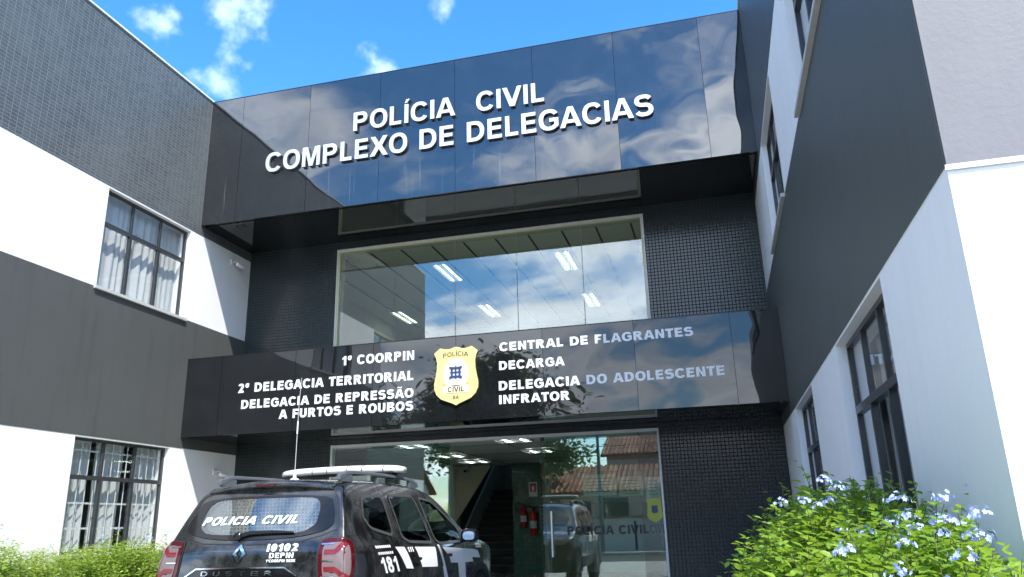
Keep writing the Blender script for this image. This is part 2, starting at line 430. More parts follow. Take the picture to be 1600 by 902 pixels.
        sh = [[[(0, 0)] + lo + up + [(0, 1)], [(t, h), (W * .5, h)] + _arc(W * .52, (m - q + h) / 2, W * .48 - t, (m - q - h) / 2, -90, 90, 10)[1:] + [(t, m - q)],
               [(t, m + q), (W * .48, m + q)] + _arc(W * .5, (m + q + 1 - h) / 2, W * .45 - t, (1 - h - m - q) / 2, -90, 90, 10)[1:] + [(t, 1 - h)]]]
    elif A_ == 'S':
        W = .84; rx = W / 2 - t / 2; ru = .272 - h / 2 + .015; cu_, cl = 1.015 - h / 2 - ru, -.015 + h / 2 + (1.03 - h - 2 * ru) / 2
        rl = (cu_ - ru + .015 - h / 2) / 2; cl = -.015 + h / 2 + rl
        up = _arc(W / 2, cu_, rx * .95, ru, 22, 268, 18, 2.3); lo = _arc(W / 2, cl, rx, rl, 92, -158, 18, 2.3)
        sh = [[_sweep(up + lo[1:], t, h)]]
    elif A_ == 'U':
        W = .80; sh = [[_sweep([(t / 2, 1), (t / 2, .42)] + _arc(W / 2, .36, W / 2 - t / 2, .36 + .015 - h / 2, 180, 360, 18) + [(W - t / 2, .42), (W - t / 2, 1)], t, h)]]
    elif A_ == '1': W = .46; sh = [[[(W - t, 0), (W, 0), (W, 1), (W - t * .8, 1), (W - t * 1.3, .86), (0, .78), (0, .60), (W - t, .70)]]]
    elif A_ == '2': W = .66; sh = [[_sweep(_arc(W / 2, .70, W / 2 - t / 2, .315 - h / 2, 168, -28, 16) + [(t * .75, h / 2), (W, h / 2)], t, h)]]
    elif A_ == '5': W = .66; sh = [[_sweep([(W - .03, 1 - h / 2), (.16, 1 - h / 2), (.11, .52)] + _arc(W / 2 - .02, .315, W / 2 + .02 - t / 2, .33 - h / 2, 118, -160, 18), t * .9, h)]]
    elif A_ == '8':
        W = .68; o = _arc(W / 2, .28, W / 2, .295, 132, 408, 24) + _arc(W / 2, .75, W * .465, .265, -46, 226, 24)
        sh = [[o, _arc(W / 2, .285, W / 2 - t, .285 - h * .92, 0, 360, 18)[:-1], _arc(W / 2, .755, W * .465 - t, .25 - h * .9, 0, 360, 18)[:-1]]]
    elif A_ == 'ª':
        W = .42; q = t * .62
        sh = [[_arc(W / 2, .76, W / 2, .25, 55, 360, 20) + [(W, .51), (W, 1), (W - q, 1)], _arc(W / 2 - .01, .76, W / 2 - q, .25 - q * .8, 0, 360, 16)[:-1]]]
    else: W = .34
    if ch == 'Í': c = W / 2; sh = sh + [[[(c - t * .45, 1.07), (c + t * .1, 1.07), (c + t * .85, 1.27), (c - t * .05, 1.27)]]]
    if ch == 'Ã': c = W / 2; sh = sh + [[_sweep([(c - .24, 1.09), (c - .19, 1.17), (c - .11, 1.19), (c, 1.155), (c + .11, 1.12), (c + .19, 1.14), (c + .24, 1.22)], .09)]]
    return W, sh
SIDE = {'A': .01, 'Ã': .01, 'V': .01, 'X': .015, 'T': .03, 'O': .05, 'C': .05, 'G': .05, 'S': .04}
def text_tris(body, bold=.21, shear=0.0):
    """triangulated flat lettering: (verts, faces, letters) with letters = one face list per character"""
    vs = []; letters = []; x = 0
    for ch in body:
        W, shapes = glyph(ch, bold)
        sb = SIDE.get(ch, .085)
        x += sb; fl = []
        for cont in shapes:
            o = len(vs)
            cont = [[p for i, p in enumerate(c) if (Vector(p) - Vector(c[i - 1])).length > 1e-5] for c in cont]
            flat = [p for c in cont for p in c]
            vs += [(p[0] + x + shear * p[1], p[1]) for p in flat]
            for tri in mathutils.geometry.tessellate_polygon([[Vector((p[0], p[1], 0)) for p in c] for c in cont]):
                a_, b_, c_ = (flat[i] for i in tri)
                ar = (b_[0] - a_[0]) * (c_[1] - a_[1]) - (b_[1] - a_[1]) * (c_[0] - a_[0])
                if abs(ar) < 1e-9: continue
                fl.append([i + o for i in (tri if ar > 0 else tri[::-1])])
        if fl: letters.append(fl)
        x += W + sb
    return vs, [f for fl in letters for f in fl], letters
def fit_text(body, x0, x1, z0, z1, bold=.21, shear=0.0):
    """caps between z0 and z1 (accents rise above), width x0..x1"""
    vs, fs, letters = text_tris(body, bold, shear)
    u0 = min(v[0] for v in vs); u1 = max(v[0] for v in vs)
    return [((v[0] - u0) / (u1 - u0) * (x1 - x0) + x0, v[1] * (z1 - z0) + z0) for v in vs], fs, letters
def solid_glyph(mb, vs, fs, fn, d0, d1):
    """extrude a triangulated flat glyph between depth d0 (front) and d1 (back)"""
    used = sorted({i for f in fs for i in f}); key = {}; idx = {}
    pts = []
    for i in used:
        k = (round(vs[i][0], 5), round(vs[i][1], 5))
        if k not in key: key[k] = len(pts); pts.append(vs[i])
        idx[i] = key[k]
    n = len(pts); edges = {}
    faces = []
    for f in fs:
        q = [idx[i] for i in f]
        q = [a_ for j, a_ in enumerate(q) if a_ != q[j - 1]]
        if len(q) < 3: continue
        faces.append(q)
        for j in range(len(q)): edges[(q[j - 1], q[j])] = 1
    fl = [list(q) for q in faces] + [[i + n for i in reversed(q)] for q in faces]
    for (a_, b_) in edges:
        if (b_, a_) not in edges: fl.append([b_, a_, a_ + n, b_ + n])
    mb.add([fn(u, v, d0) for u, v in pts] + [fn(u, v, d1) for u, v in pts], fl)
    return mb

XL, XR, YF, YW, YC = -8.321, .984, 10.83, 12.375, 3.152
Z1, Z2, Z3, Z4 = 2.42, 4.50, 6.06, 8.64
ZU0, ZL0, ZL1 = 6.23, 2.58, 3.85
GX0, GX1 = -6.46, -.865

# ------------------------------------------------------------------ ground
a = Mat('yard_concrete'); p = a.pos()
c = a.mix(a.noise(p, .8, 7, .6), (.38, .375, .35), (.50, .49, .46))
c = a.mix(a.math('MULTIPLY', a.ramp(a.noise(p, 3.5, 6, .7), .5, 0, .75, 1), .4), c, (.16, .155, .15))
M['concrete'] = a.done(a.bsdf(c, .8, Normal=a.bump(a.noise(p, 40, 5), .3, .01)))
a = Mat('asphalt'); p = a.pos()
c = a.mix(a.noise(p, 60, 4), (.035, .035, .036), (.07, .07, .068))
M['asphalt'] = a.done(a.bsdf(c, .85, Normal=a.bump(a.noise(p, 90, 4), .5, .01)))
M['soil'] = plain('garden_soil', (.06, .04, .025), .9, .3, 8, .6, 30)

gm = MB()
S_ = 600
gm.add([(-S_, -S_, -.28), (S_, -S_, -.28), (S_, S_, -.16), (-S_, S_, -.28)], [(0, 1, 2, 3)])
tag(gm.build('ground', M['soil']), kind='structure')
tag(MB().box(-120, 120, -1.2, YW - .02, -.4, -.075).build('yard_paving', M['concrete']), kind='structure')
tag(MB().box(-120, 120, -9.2, -1.2, -.4, -.20).build('road', M['asphalt']), kind='structure')
tag(MB().box(-120, 120, -11.2, -9.2, -.4, -.075).build('pavement', M['concrete']), kind='structure')

# ------------------------------------------------------------------ wings
def fx(x):     # facing map for a window in a wall of constant x
    return lambda u, v, d: (x + d, u, v)

def wing_window(parent, side, y0, y1, z0, z1, sill=True, bars=False):
    """opening frame in the wall plane, recessed .075; side +1: room lies towards +x"""
    xw = XR if side > 0 else XL
    s = side
    def B(mb, d0, d1, ya, yb, za, zb):
        xa, xb = xw + s * d0, xw + s * d1
        return mb.box(min(xa, xb), max(xa, xb), ya, yb, za, zb)
    fw = .036; zt = z0 + (z1 - z0) * .655
    fr = MB()
    B(fr, .075, .125, y0, y1, z1 - fw, z1); B(fr, .075, .125, y0, y1, z0, z0 + fw)
    B(fr, .075, .125, y0, y0 + fw, z0 + fw, z1 - fw); B(fr, .075, .125, y1 - fw, y1, z0 + fw, z1 - fw)
    B(fr, .070, .125, y0 + fw, y1 - fw, zt - .028, zt + .028)
    w3 = (y1 - y0) / 3
    for k in (1, 2):
        B(fr, .078, .122, y0 + k * w3 - .016, y0 + k * w3 + .016, zt + .028, z1 - fw)
        B(fr, .072, .122, y0 + k * w3 - .024, y0 + k * w3 + .024, z0 + fw, zt - .028)
    f = fr.build('window', M['frame'], parent)
    for k in range(3):
        for (za, zb) in ((z0 + fw, zt - .028), (zt + .028, z1 - fw)):
            g = .016 if za > zt else .024
            ya = y0 + fw if k == 0 else y0 + k * w3 + g
            yb = y1 - fw if k == 2 else y0 + (k + 1) * w3 - g
            B(MB(), .097, .103, ya, yb, za, zb).build('pane', M['glass_win'], f)
    if sill:
        B(MB(), -.05, .074, y0 - .05, y1 + .05, z0 - .045, z0 - .003).build('sill', M['sill'], f)
    if bars:
        gb = MB()
        n = 13
        for i in range(1, n):
            y = y0 + (y1 - y0) * i / n
            gb.tube([(xw + s * .14, y, z0 + .01), (xw + s * .14, y, z1 - .01)], .0075, 6)
        for z in (z0 + .33, z0 + .66, z0 + .99, z1 - .16):
            B(gb, .146, .152, y0 + .002, y1 - .002, z - .012, z + .012)
        gb.build('security_grille', M['bars'], f)
    return f

WIN = {1: [(4.6, 6.49), (8.38, 10.28)], -1: [(4.9, 6.8), (8.70, 10.60)]}
WZ = [(.88, Z1 - .02), (Z2 + .01, Z3 - .03)]

def wing(side):
    s = side
    xw = XR if s > 0 else XL
    xo = xw + s * 7.5; yb = 24.0
    if s > 0:
        root = thing('office_wing', (xw + 3.7, 13, 0), 'right office wing with charcoal band in shade and white windowed wall beside flowering shrub', 'building')
    else:
        root = thing('office_wing', (xw - 3.7, 13, 0), 'left office wing with sunlit grey tiles above curtained windows and white wall', 'building')
    T = .25
    def bx(mb, d0, d1, ya, ybk, za, zb):
        xa, xb = xw + s * d0, xw + s * d1
        return mb.box(min(xa, xb), max(xa, xb), ya, ybk, za, zb)
    def white_storey(z0, z1, win):
        """white wall strip with its window openings"""
        mb = MB()
        cuts = [YC] + [v for w in WIN[s] for v in w] + [yb]
        for i in range(0, len(cuts), 2): bx(mb, 0, T, cuts[i], cuts[i + 1], z0, z1)
        for (ya, ybk) in WIN[s]:
            bx(mb, 0, T, ya, ybk, z0, win[0]); bx(mb, 0, T, ya, ybk, win[1], z1)
        bx(mb, T, 7.5, YC, YC + T, z0, z1)                       # street front
        return mb
    white_storey(-.3, Z1, WZ[0]).build('white_wall', M['white'], root)
    white_storey(Z2, Z3, WZ[1]).build('white_wall', M['white'], root)
    # bands stand 6 mm proud of the white wall
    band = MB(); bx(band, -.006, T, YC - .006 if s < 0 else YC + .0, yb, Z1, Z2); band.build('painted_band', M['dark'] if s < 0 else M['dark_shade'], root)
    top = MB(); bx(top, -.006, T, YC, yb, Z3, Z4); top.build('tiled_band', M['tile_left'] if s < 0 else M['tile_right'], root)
    fr = MB(); bx(fr, T if s < 0 else .0, 7.5, YC - .008, YC - .001, Z1, Z4)
    if s < 0: bx(fr, 0, T, YC - .008, YC - .0065, Z2, Z4)
    bx(fr, T + .01, 7.5, YC + .0, YC + T, Z1, Z2); bx(fr, T + .01, 7.5, YC + .0, YC + T, Z3, Z4)
    fr.build('front_band', M['lavender'], root)
    led = MB(); bx(led, -.008, 7.5, YC - .012, YC - .0085, Z1 - .022, Z1 + .0)
    led.build('drip_edge', M['white'], root)
    rest = MB()
    bx(rest, 7.3, 7.5, YC + T, yb, 0, Z4); bx(rest, T, 7.3, yb - .2, yb, 0, Z4)
    rest.build('back_wall', M['white'], root)
    rf = MB(); bx(rf, T, 7.3, YC + T, yb - .2, Z4 - .35, Z4 - .15); rf.build('roof', M['dark'], root)
    fl = MB(); bx(fl, -.03, T + .03, YC - .02, yb, Z4, Z4 + .03)
    bx(fl, T + .03, 7.5, YC - .02, YC + T, Z4, Z4 + .03)
    fl.build('roof_flashing', M['alu'], root)
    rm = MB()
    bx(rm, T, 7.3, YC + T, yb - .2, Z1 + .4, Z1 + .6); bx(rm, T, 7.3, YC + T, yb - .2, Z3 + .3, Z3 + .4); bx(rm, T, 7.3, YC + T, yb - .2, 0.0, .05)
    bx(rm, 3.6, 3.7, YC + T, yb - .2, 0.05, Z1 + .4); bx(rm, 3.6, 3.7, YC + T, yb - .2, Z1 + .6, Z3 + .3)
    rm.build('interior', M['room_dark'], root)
    for zi, (z0, z1) in enumerate(WZ):
        for (y0, y1) in WIN[s]: wing_window(root, s, y0, y1, z0, z1, sill=True, bars=(s < 0 and zi == 0))
    return root
left_wing = wing(-1)
right_wing = wing(1)

# curtains behind the left wing's windows (and partly behind the right wing's)
def curtain(side, y0, y1, z0, z1, label, seed, lace=False, group='curtains behind the wing windows'):
    q = random.Random(seed)
    xw = (XR if side > 0 else XL) + side * (.33 if side > 0 else .235)
    n = 150; rows = 9
    ph = [q.uniform(0, 6.28) for _ in range(4)]
    vs = []; fs = []
    for j in range(rows + 1):
        t = j / rows
        for i in range(n + 1):
            y = y0 + (y1 - y0) * i / n
            am = .012 + .008 * (1 - t)
            yw = y + .03 * math.sin(y * 5.3 + ph[2]) + .018 * math.sin(y * 11.7 + ph[3])
            am *= 1 + .6 * math.sin(y * 3.7 + ph[1])
            d = am * math.sin(yw * 44 + ph[0] + .7 * math.sin(y * 7 + ph[1])) + .009 * math.sin(y * 19 + ph[2] + (1 - t) * 1.2)
            z = z0 + (z1 - z0) * t
            vs.append((xw + d, y + .01 * math.sin(6 * t + ph[3] + y * 9) * (1 - t), z))
    for j in range(rows):
        for i in range(n):
            k = j * (n + 1) + i
            fs.append((k, k + 1, k + n + 2, k + n + 1))
    mb = MB().add(vs, fs, True)
    o = mb.build('curtain', M['curtain'])
    if lace:
        lb = MB(); 
        k = int((y1 - y0) / .105)
        for i in range(k):
            yc = y0 + (i + .5) * (y1 - y0) / k
            r_ = (y1 - y0) / k * .5
            pts = [(yc - r_, z1 + .01)] + [(yc - r_ * math.cos(math.pi * u / 8), z1 - .10 - r_ * .9 * math.sin(math.pi * u / 8)) for u in range(9)] + [(yc + r_, z1 + .01)]
            lb.prism(pts, lambda u, v, d: (xw - side * .05 - side * d, u, v), 0, .004)
        lb.build('lace_valance', M['curtain'], o)
    return tag(o, label, 'curtain', group)
curtain(-1, 8.62, 10.68, Z2 - .05, Z3 + .05, 'white curtain with scalloped top in upper left window', 3, True)
curtain(-1, 8.62, 9.25, .75, Z1 + .02, 'gathered white curtain at the street end of lower left barred window', 5)
curtain(-1, 9.33, 9.9, .75, Z1 + .02, 'white curtain in the middle of lower left barred window', 6)
curtain(-1, 10.12, 10.66, .75, Z1 + .02, 'white curtain at the entrance end of lower left barred window', 8)
curtain(1, 6.05, 6.6, .75, Z1 + .02, 'pale curtain at the far edge of near right lower window', 9)
curtain(1, 5.0, 5.3, .75, Z1 + .02, 'pale drawn curtain in near right lower window, nearer the street', 10)
curtain(1, 6.2, 6.6, Z2 - .05, Z3 + .05, 'pale curtain in upper right window above the shrub', 11)

# flood lamps on the left wing
def wall_lamp(y, z, label):
    root = thing('wall_lamp', (XL, y, z), label, 'lamp', 'white wall lamps on the left wing')
    MB().box(XL, XL + .02, y - .045, y + .045, z - .05, z + .05).build('wall_plate', M['alu'], root, .004)
    MB().tube([(XL + .02, y, z), (XL + .09, y, z + .01), (XL + .13, y, z - .02)], .012, 8).build('arm', M['alu'], root)
    MB().lathe([(.028, 0), (.034, .01), (.036, .20), (.03, .215)], 14, (XL + .12, y - .02, z - .045), 'y').build('lamp_head', M['vinyl'], root)
wall_lamp(11.8, 5.86, 'white tube lamp on upper left white wall beside tiled pier')
wall_lamp(11.8, 2.10, 'white tube lamp on lower left white wall behind the black car')

# ------------------------------------------------------------------ central block
block = thing('entrance_block', (-3.66, 15, 0), 'central entrance block clad in black mosaic tile between the two wings', 'building')
def front_wall():
    mb = MB(); y0, y1 = YW, YW + .22
    mb.box(XL + .004, GX0, y0, y1, -.3, 8.5); mb.box(GX1, XR - .004, y0, y1, -.3, 8.5)
    mb.box(GX0, GX1, y0, y1, Z3, 8.5); mb.box(GX0, GX1, y0, y1, 2.5, 3.55)
    return mb
front_wall().build('mosaic_wall', M['mosaic'], block)
MB().box(XL + .26, XR - .26, YF + .2, 24, 8.2, 8.45).build('roof', M['dark'], block)
up = MB()
up.box(XL + .3, XR - .3, YW + .22, 19.5, 2.72, 3.10)      # slab
up.build('floor_slab', plain('pale_hall_floor', (.55, .54, .48), .5), block)
MB().box(XL + .3, XR - .3, 19.4, 19.5, 3.1, 6.3).build('upper_back_wall', M['room'], block)
MB().box(XL + .3, XL + .4, YW + .22, 19.4, 3.1, 6.3).build('upper_side_wall', M['room'], block)
MB().box(XR - .4, XR - .3, YW + .22, 19.4, 3.1, 6.3).build('upper_side_wall', M['room'], block)
MB().box(XL + .4, XR - .4, YW + .22, 19.4, 6.20, 6.28).build('upper_ceiling', M['ceil_up'], block)
j = MB()
x = GX0 - .9
while x < XR - .5:
    j.box(x - .016, x + .016, YW + .24, 19.38, 6.188, 6.199); x += .625
j.build('ceiling_joint_strip', M['joint'], block)
# upper window: thin pale frame, five tall frameless panes
uw = MB()
uw.box(GX0, GX0 + .03, YW - .012, YW + .20, 3.55, Z3); uw.box(GX1 - .03, GX1, YW - .012, YW + .20, 3.55, Z3)
uw.box(GX0 + .03, GX1 - .03, YW - .012, YW + .20, Z3 - .03, Z3); uw.box(GX0 + .03, GX1 - .03, YW - .012, YW + .2, 3.55, 3.58)
uwo = uw.build('window', M['cream'], block)
edges = [GX0 + .03, -5.34, -4.2, -3.07, -1.92, GX1 - .03]
for i in range(5):
    MB().box(edges[i] + .005, edges[i + 1] - .005, YW + .03, YW + .04, 3.58, Z3 - .03).build('pane', M['glass_up'], uwo)
uf = MB()
uf.box(GX0 - .022, GX0 - .001, YW - .03, YW - .001, 3.55, Z3 + .022); uf.box(GX1 + .001, GX1 + .022, YW - .03, YW - .001, 3.55, Z3 + .022)
uf.box(GX0, GX1, YW - .03, YW - .001, Z3 + .001, Z3 + .022)
uf.build('trim', M['alu'], uwo)

# lobby
MB().box(XL + .3, XR - .3, YW + .0, 24, -.3, .012).build('lobby_floor', M['floor'], block)
MB().box(XL + .3, XR - .3, YW + .22, 19.2, 2.56, 2.70).build('lobby_ceiling', M['ceil_low'], block)
j = MB()
for x in (-6.3, -5.05, -3.8, -2.55, -1.3): j.box(x - .008, x + .008, YW + .24, 19.1, 2.552, 2.559)
for y in (14.2, 16.0, 17.8): j.box(XL + .4, XR - .4, y - .006, y + .006, 2.553, 2.5588)
j.build('lobby_ceiling_joint', M['joint'], block)
MB().box(XL + .3, XL + .42, YW + .22, 24, .012, 2.56).build('lobby_side_wall', M['room'], block)
MB().box(XR - .42, XR - .3, YW + .22, 19.1, .012, 2.56).build('lobby_side_wall', M['room'], block)
MB().box(-4.24, XR - .42, 19.1, 19.2, .012, 2.56).build('lobby_back_wall', M['room'], block)
MB().box(XL + .42, -6.45, 19.1, 19.2, .012, 2.56).build('lobby_back_wall', M['cream'], block)
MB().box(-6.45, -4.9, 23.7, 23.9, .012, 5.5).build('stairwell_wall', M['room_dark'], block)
MB().box(-6.55, -6.45, 19.2, 23.9, .012, 5.5).build('stairwell_wall', M['cream'], block)
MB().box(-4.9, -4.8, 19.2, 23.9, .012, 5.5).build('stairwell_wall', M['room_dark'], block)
MB().box(-4.95, -4.24, 18.9, 19.2, .012, 2.56).build('green_tiled_pillar', M['green_tile'], block)
st_ = MB().prism([(-6.449, 1.25), (-5.55, 2.555), (-6.449, 2.555)], lambda u, v, d: (u, d, v), 19.12, 19.18)
st_.build('stair_side_wall', M['cream'], block)
# stairs
st = thing('staircase', (-5.7, 19.3, .012), 'dark granite staircase rising at the back of the lobby', 'staircase')
sm = MB()
for k in range(12):
    sm.box(-6.44, -4.92, 19.3 + k * .28, 19.3 + (k + 1) * .28 + .02, .012, .012 + (k + 1) * .175 - .03)
sm.build('flight', M['granite'], st)
for k in range(12):
    MB().box(-6.44, -4.92, 19.28 + k * .28, 19.3 + (k + 1) * .28, .012 + (k + 1) * .175 - .03, .012 + (k + 1) * .175).build('step', M['step'], st)
hb = MB()
hb.prism([(19.25, .95), (22.6, 3.1), (22.6, 4.4), (19.25, 2.25)], lambda u, v, d: (d, u, v), -6.40, -6.37)
hb.build('stringer', M['granite'], st)
MB().tube([(-6.3, 19.25, 1.0), (-6.3, 22.4, 3.0)], .022, 8).build('handrail', M['alu'], st)
# beige door beside the pillar
dr = thing('interior_door', (-3.5, 19.07, .012), 'beige interior door behind right hand entrance glass', 'door')
MB().box(-4.05, -3.05, 19.04, 19.098, .013, 2.12).build('leaf', plain('beige_door', (.48, .38, .30), .5), dr, .004)
dm = MB(); dm.box(-4.16, -4.05, 19.02, 19.099, .013, 2.22); dm.box(-3.05, -2.97, 19.02, 19.099, .013, 2.22); dm.box(-4.05, -3.05, 19.02, 19.099, 2.12, 2.22)
dm.build('frame', M['alu'], dr)

# ceiling lights
def ceiling_light(x, y, z, lx, ly, label, lit, group):
    root = thing('ceiling_light', (x, y, z), label, 'ceiling light', group)
    f = MB(); w = .018
    f.box(x - lx, x + lx, y - ly, y - ly + w, z - .035, z); f.box(x - lx, x + lx, y + ly - w, y + ly, z - .035, z)
    f.box(x - lx, x - lx + w, y - ly + w, y + ly - w, z - .035, z); f.box(x + lx - w, x + lx, y - ly + w, y + ly - w, z - .035, z)
    f.build('frame', M['alu'], root)
    lv = MB(); n = int(2 * ly / .075)
    for i in range(1, n): lv.box(x - lx + w, x + lx - w, y - ly + 2 * ly * i / n - .006, y - ly + 2 * ly * i / n + .006, z - .035, z - .006)
    k = max(2, int(2 * lx / .15))
    for i in range(1, k): lv.box(x - lx + 2 * lx * i / k - .006, x - lx + 2 * lx * i / k + .006, y - ly + w, y + ly - w, z - .037, z - .005)
    lv.build('louver', M['louver'], root)
    for i in range(2):
        xx = x - lx + 2 * lx * (i + .5) / 2
        MB().tube([(xx, y - ly + .04, z - .02), (xx, y + ly - .04, z - .02)], .011, 8).build('tube', M['tube'] if lit else M['tube_dim'], root)
for (x, y, lb) in [(-5.08, 14.55, 'louvred ceiling light near the upper glass, left of centre'), (-2.58, 14.6, 'louvred ceiling light near the upper glass, right of centre'),
                   (-5.1, 17.7, 'louvred ceiling light deep in the upper hall, left of centre'), (-2.56, 17.6, 'louvred ceiling light deep in the upper hall, right of centre'),
                   (-7.3, 17.6, 'louvred ceiling light seen by the dark reflection at upper left')]:
    ceiling_light(x, y, 6.195, .16, .6, lb, False, 'louvred ceiling lights of the upper hall')
for (x, y, lb) in [(-3.5, 15.55, 'lit louvred lobby light above the open doorway'), (-5.45, 17.4, 'louvred lobby light deepest in, before the staircase'), (-5.48, 15.7, 'louvred lobby light between the left pane and the staircase'),
                   (-3.45, 13.3, 'louvred lobby light close behind the open doorway top'), (-5.4, 13.4, 'louvred lobby light close behind the left entrance pane')]:
    ceiling_light(x, y, 2.55, .31, .31, lb, True, 'louvred ceiling lights of the lobby')

# entrance glazing
ent = thing('glass_entrance', (-3.66, YW + .05, .012), 'frameless glass entrance with an open sliding doorway under black sign', 'entrance')
ef = MB()
ef.box(GX0, GX0 + .03, YW - .012, YW + .12, .012, 2.5); ef.box(GX1 - .03, GX1, YW - .012, YW + .12, .012, 2.5)
ef.box(GX0 + .03, GX1 - .03, YW - .012, YW + .12, 2.455, 2.499)
ef.build('frame', M['alu'], ent)
MB().box(GX0 + .03, -4.30, YW + .03, YW + .04, .02, 2.455).build('fixed_pane', M['glass_door'], ent)
MB().box(-2.70, GX1 - .03, YW + .03, YW + .04, .02, 2.455).build('fixed_pane', M['glass_door'], ent)
d1 = MB().box(-5.80, -4.25, YW + .075, YW + .085, .03, 2.44).build('sliding_door', M['glass_door'], ent)
d2 = MB().box(-2.78, -1.22, YW + .075, YW + .085, .03, 2.44).build('sliding_door', M['glass_door'], ent)
for x in (-4.56, -2.74):
    MB().box(x - .03, x + .03, YW + .06, YW + .10, 2.40, 2.5).build('hanger', M['black_edge'], ent)
def pull(x, y, z0, z1, name, parent, m):
    mb = MB().tube([(x, y, z0), (x, y, z1)], .014, 10)
    for z in (z0 + .08, z1 - .08): mb.tube([(x, y, z), (x, YW + .075, z)], .009, 8)
    return mb.build(name, m, parent)
pull(-2.62, YW + .0, .62, 1.30, 'handle', d2, M['steel'])
pull(-1.33, YW + .0, .70, 1.12, 'handle', d2, M['black_edge'])
fy = lambda y: (lambda u, v, d: (u, y + d, v))
def flat_text(body, x0, x1, z0, z1, y, mat, parent, bold=.21, name='lettering', th=.0015, shear=0):
    vs, fs, letters = fit_text(body, x0, x1, z0, z1, bold, shear)
    for wf in by_word(body, letters):
        o = solid_glyph(MB(), vs, wf, fy(y), -th, 0).build(name, mat, parent)
    return o
def by_word(body, letters):
    """face lists of the words of a line"""
    out = []; k = 0
    for w in body.split():
        out.append([f for fl in letters[k:k + len(w)] for f in fl]); k += len(w)
    return out
def sub_glyph(vs, fs):
    used = sorted({i for f in fs for i in f}); ix = {i: n for n, i in enumerate(used)}
    return [vs[i] for i in used], [[ix[i] for i in f] for f in fs]
flat_text('POLÍCIA CIVIL', -2.38, -1.13, .935, 1.065, YW + .029, M['vinyl_black'], ent, .25)
flat_text('CIVI', -1.12, -.90, .935, 1.065, YW + .074, M['vinyl_black'], ent, .25)

# lobby small things
def extinguisher(x, y, z, r_, h, label):
    root = thing('fire_extinguisher', (x, y, z), label, 'fire extinguisher', 'red fire extinguishers on the green pillar')
    MB().lathe([(r_ * .9, 0), (r_, .02), (r_, h * .78), (r_ * .85, h * .87), (r_ * .35, h * .93), (r_ * .3, h)], 20, (x, y, z)).build('cylinder', M['red'], root)
    MB().lathe([(r_ * 1.01, h * .28), (r_ * 1.015, h * .281), (r_ * 1.015, h * .56), (r_ * 1.01, h * .561)], 20, (x, y, z)).build('label_sleeve', M['paper'], root)
    mb = MB(); mb.box(x - .03, x + .03, y - .03, y + .03, z + h, z + h + .06); mb.box(x - .02, x + .13, y - .012, y + .012, z + h + .05, z + h + .075)
    mb.build('valve', M['black_edge'], root)
    pts = [(x - .03, y, z + h + .03)] + [(x - .10 - .09 * math.sin(t), y - .03, z + h + .02 + .08 * math.cos(t)) for t in (0.2, .7, 1.2, 1.8, 2.4)] + [(x - r_ - .02, y - .02, z + h * .6)]
    MB().tube(pts, .012, 8).build('hose', M['rubber'], root)
    MB().box(x - .02, x + .02, y + r_ * .9, 18.899, z + h * .7, z + h * .8).build('bracket', M['black_edge'], root)
extinguisher(-4.42, 18.78, .86, .085, .60, 'larger red extinguisher with pale green label, right of the pair')
extinguisher(-4.66, 18.79, 1.04, .075, .50, 'smaller red extinguisher with pink label, left of the pair')
sg = thing('extinguisher_sign', (-4.42, 18.89, 1.78), 'small white and red safety sign above the extinguishers', 'sign')
MB().box(-4.53, -4.32, 18.885, 18.899, 1.76, 2.10).build('plate', M['paper'], sg)
k = MB(); k.box(-4.50, -4.35, 18.881, 18.8845, 1.87, 2.07); k.build('red_field', M['red'], sg)
k = MB(); k.box(-4.455, -4.395, 18.8775, 18.8805, 1.90, 2.01); k.build('pictogram', M['paper'], sg)
cctv = thing('security_camera', (-6.1, 18.9, 2.4), 'white bullet security camera under lobby ceiling by staircase', 'camera')
MB().box(-6.14, -6.06, 18.85, 18.93, 2.5, 2.56).build('mount', M['vinyl'], cctv, .005)
MB().tube([(-6.1, 18.95, 2.46), (-6.1, 18.72, 2.42)], .045, 12).build('housing', M['vinyl'], cctv)
MB().tube([(-6.1, 18.72, 2.419), (-6.1, 18.70, 2.416)], .035, 12).build('lens', M['rubber'], cctv)
for i, (x0, x1, z0, z1, y, lb) in enumerate([(-2.15, -1.62, 1.52, 1.85, YW + .32, 'printed notice on lobby board, leftmost of three'), (-1.58, -1.2, 1.5, 1.80, YW + .32, 'printed notice on lobby board between two others'),
                                          (-1.16, -.92, 1.45, 1.78, YW + .32, 'printed notice on lobby board behind yellow sticker')]):
    o = thing('paper_notice', ((x0 + x1) / 2, y, z0), lb, 'notice', 'paper notices behind the entrance glass')
    MB().box(x0, x1, y, y + .006, z0, z1).build('sheet', M['paper'], o)
    ln = MB()
    for q in range(5):
        zq = z1 - .06 - q * .05
        ln.box(x0 + .05, x1 - .05 - .04 * (q % 2), y - .0015, y - .0005, zq - .008, zq)
    ln.build('printed_line', M['vinyl_black'], o)
nb_ = MB().box(-2.2, -.9, YW + .33, YW + .36, 1.4, 1.9)
nb_.box(-2.16, -2.12, YW + .34, YW + .36, .012, 1.4); nb_.box(-.98, -.94, YW + .34, YW + .36, .012, 1.4)
tag(nb_.build('notice_board', plain('board_grey', (.25, .28, .27), .6)), 'grey notice board on legs behind the right entrance glass', 'notice board')
def shield(cx, cz, w, h):
    """outline of the police shield, CCW"""
    half = [(0, .5), (.06, .487), (.14, .465), (.24, .468), (.36, .492), (.5, .405), (.455, .33), (.43, .24), (.435, .12), (.462, 0), (.495, -.12), (.49, -.22), (.44, -.31), (.34, -.385), (.2, -.43), (.08, -.465), (0, -.5)]
    pts = [(cx + x * w, cz + y * h) for x, y in half] + [(cx - x * w, cz + y * h) for x, y in half[1:-1][::-1]]
    return pts[::-1]
sk = thing('shield_sticker', (-1.02, YW + .028, 1.1), 'yellow green shield sticker on right entrance glass', 'sticker')
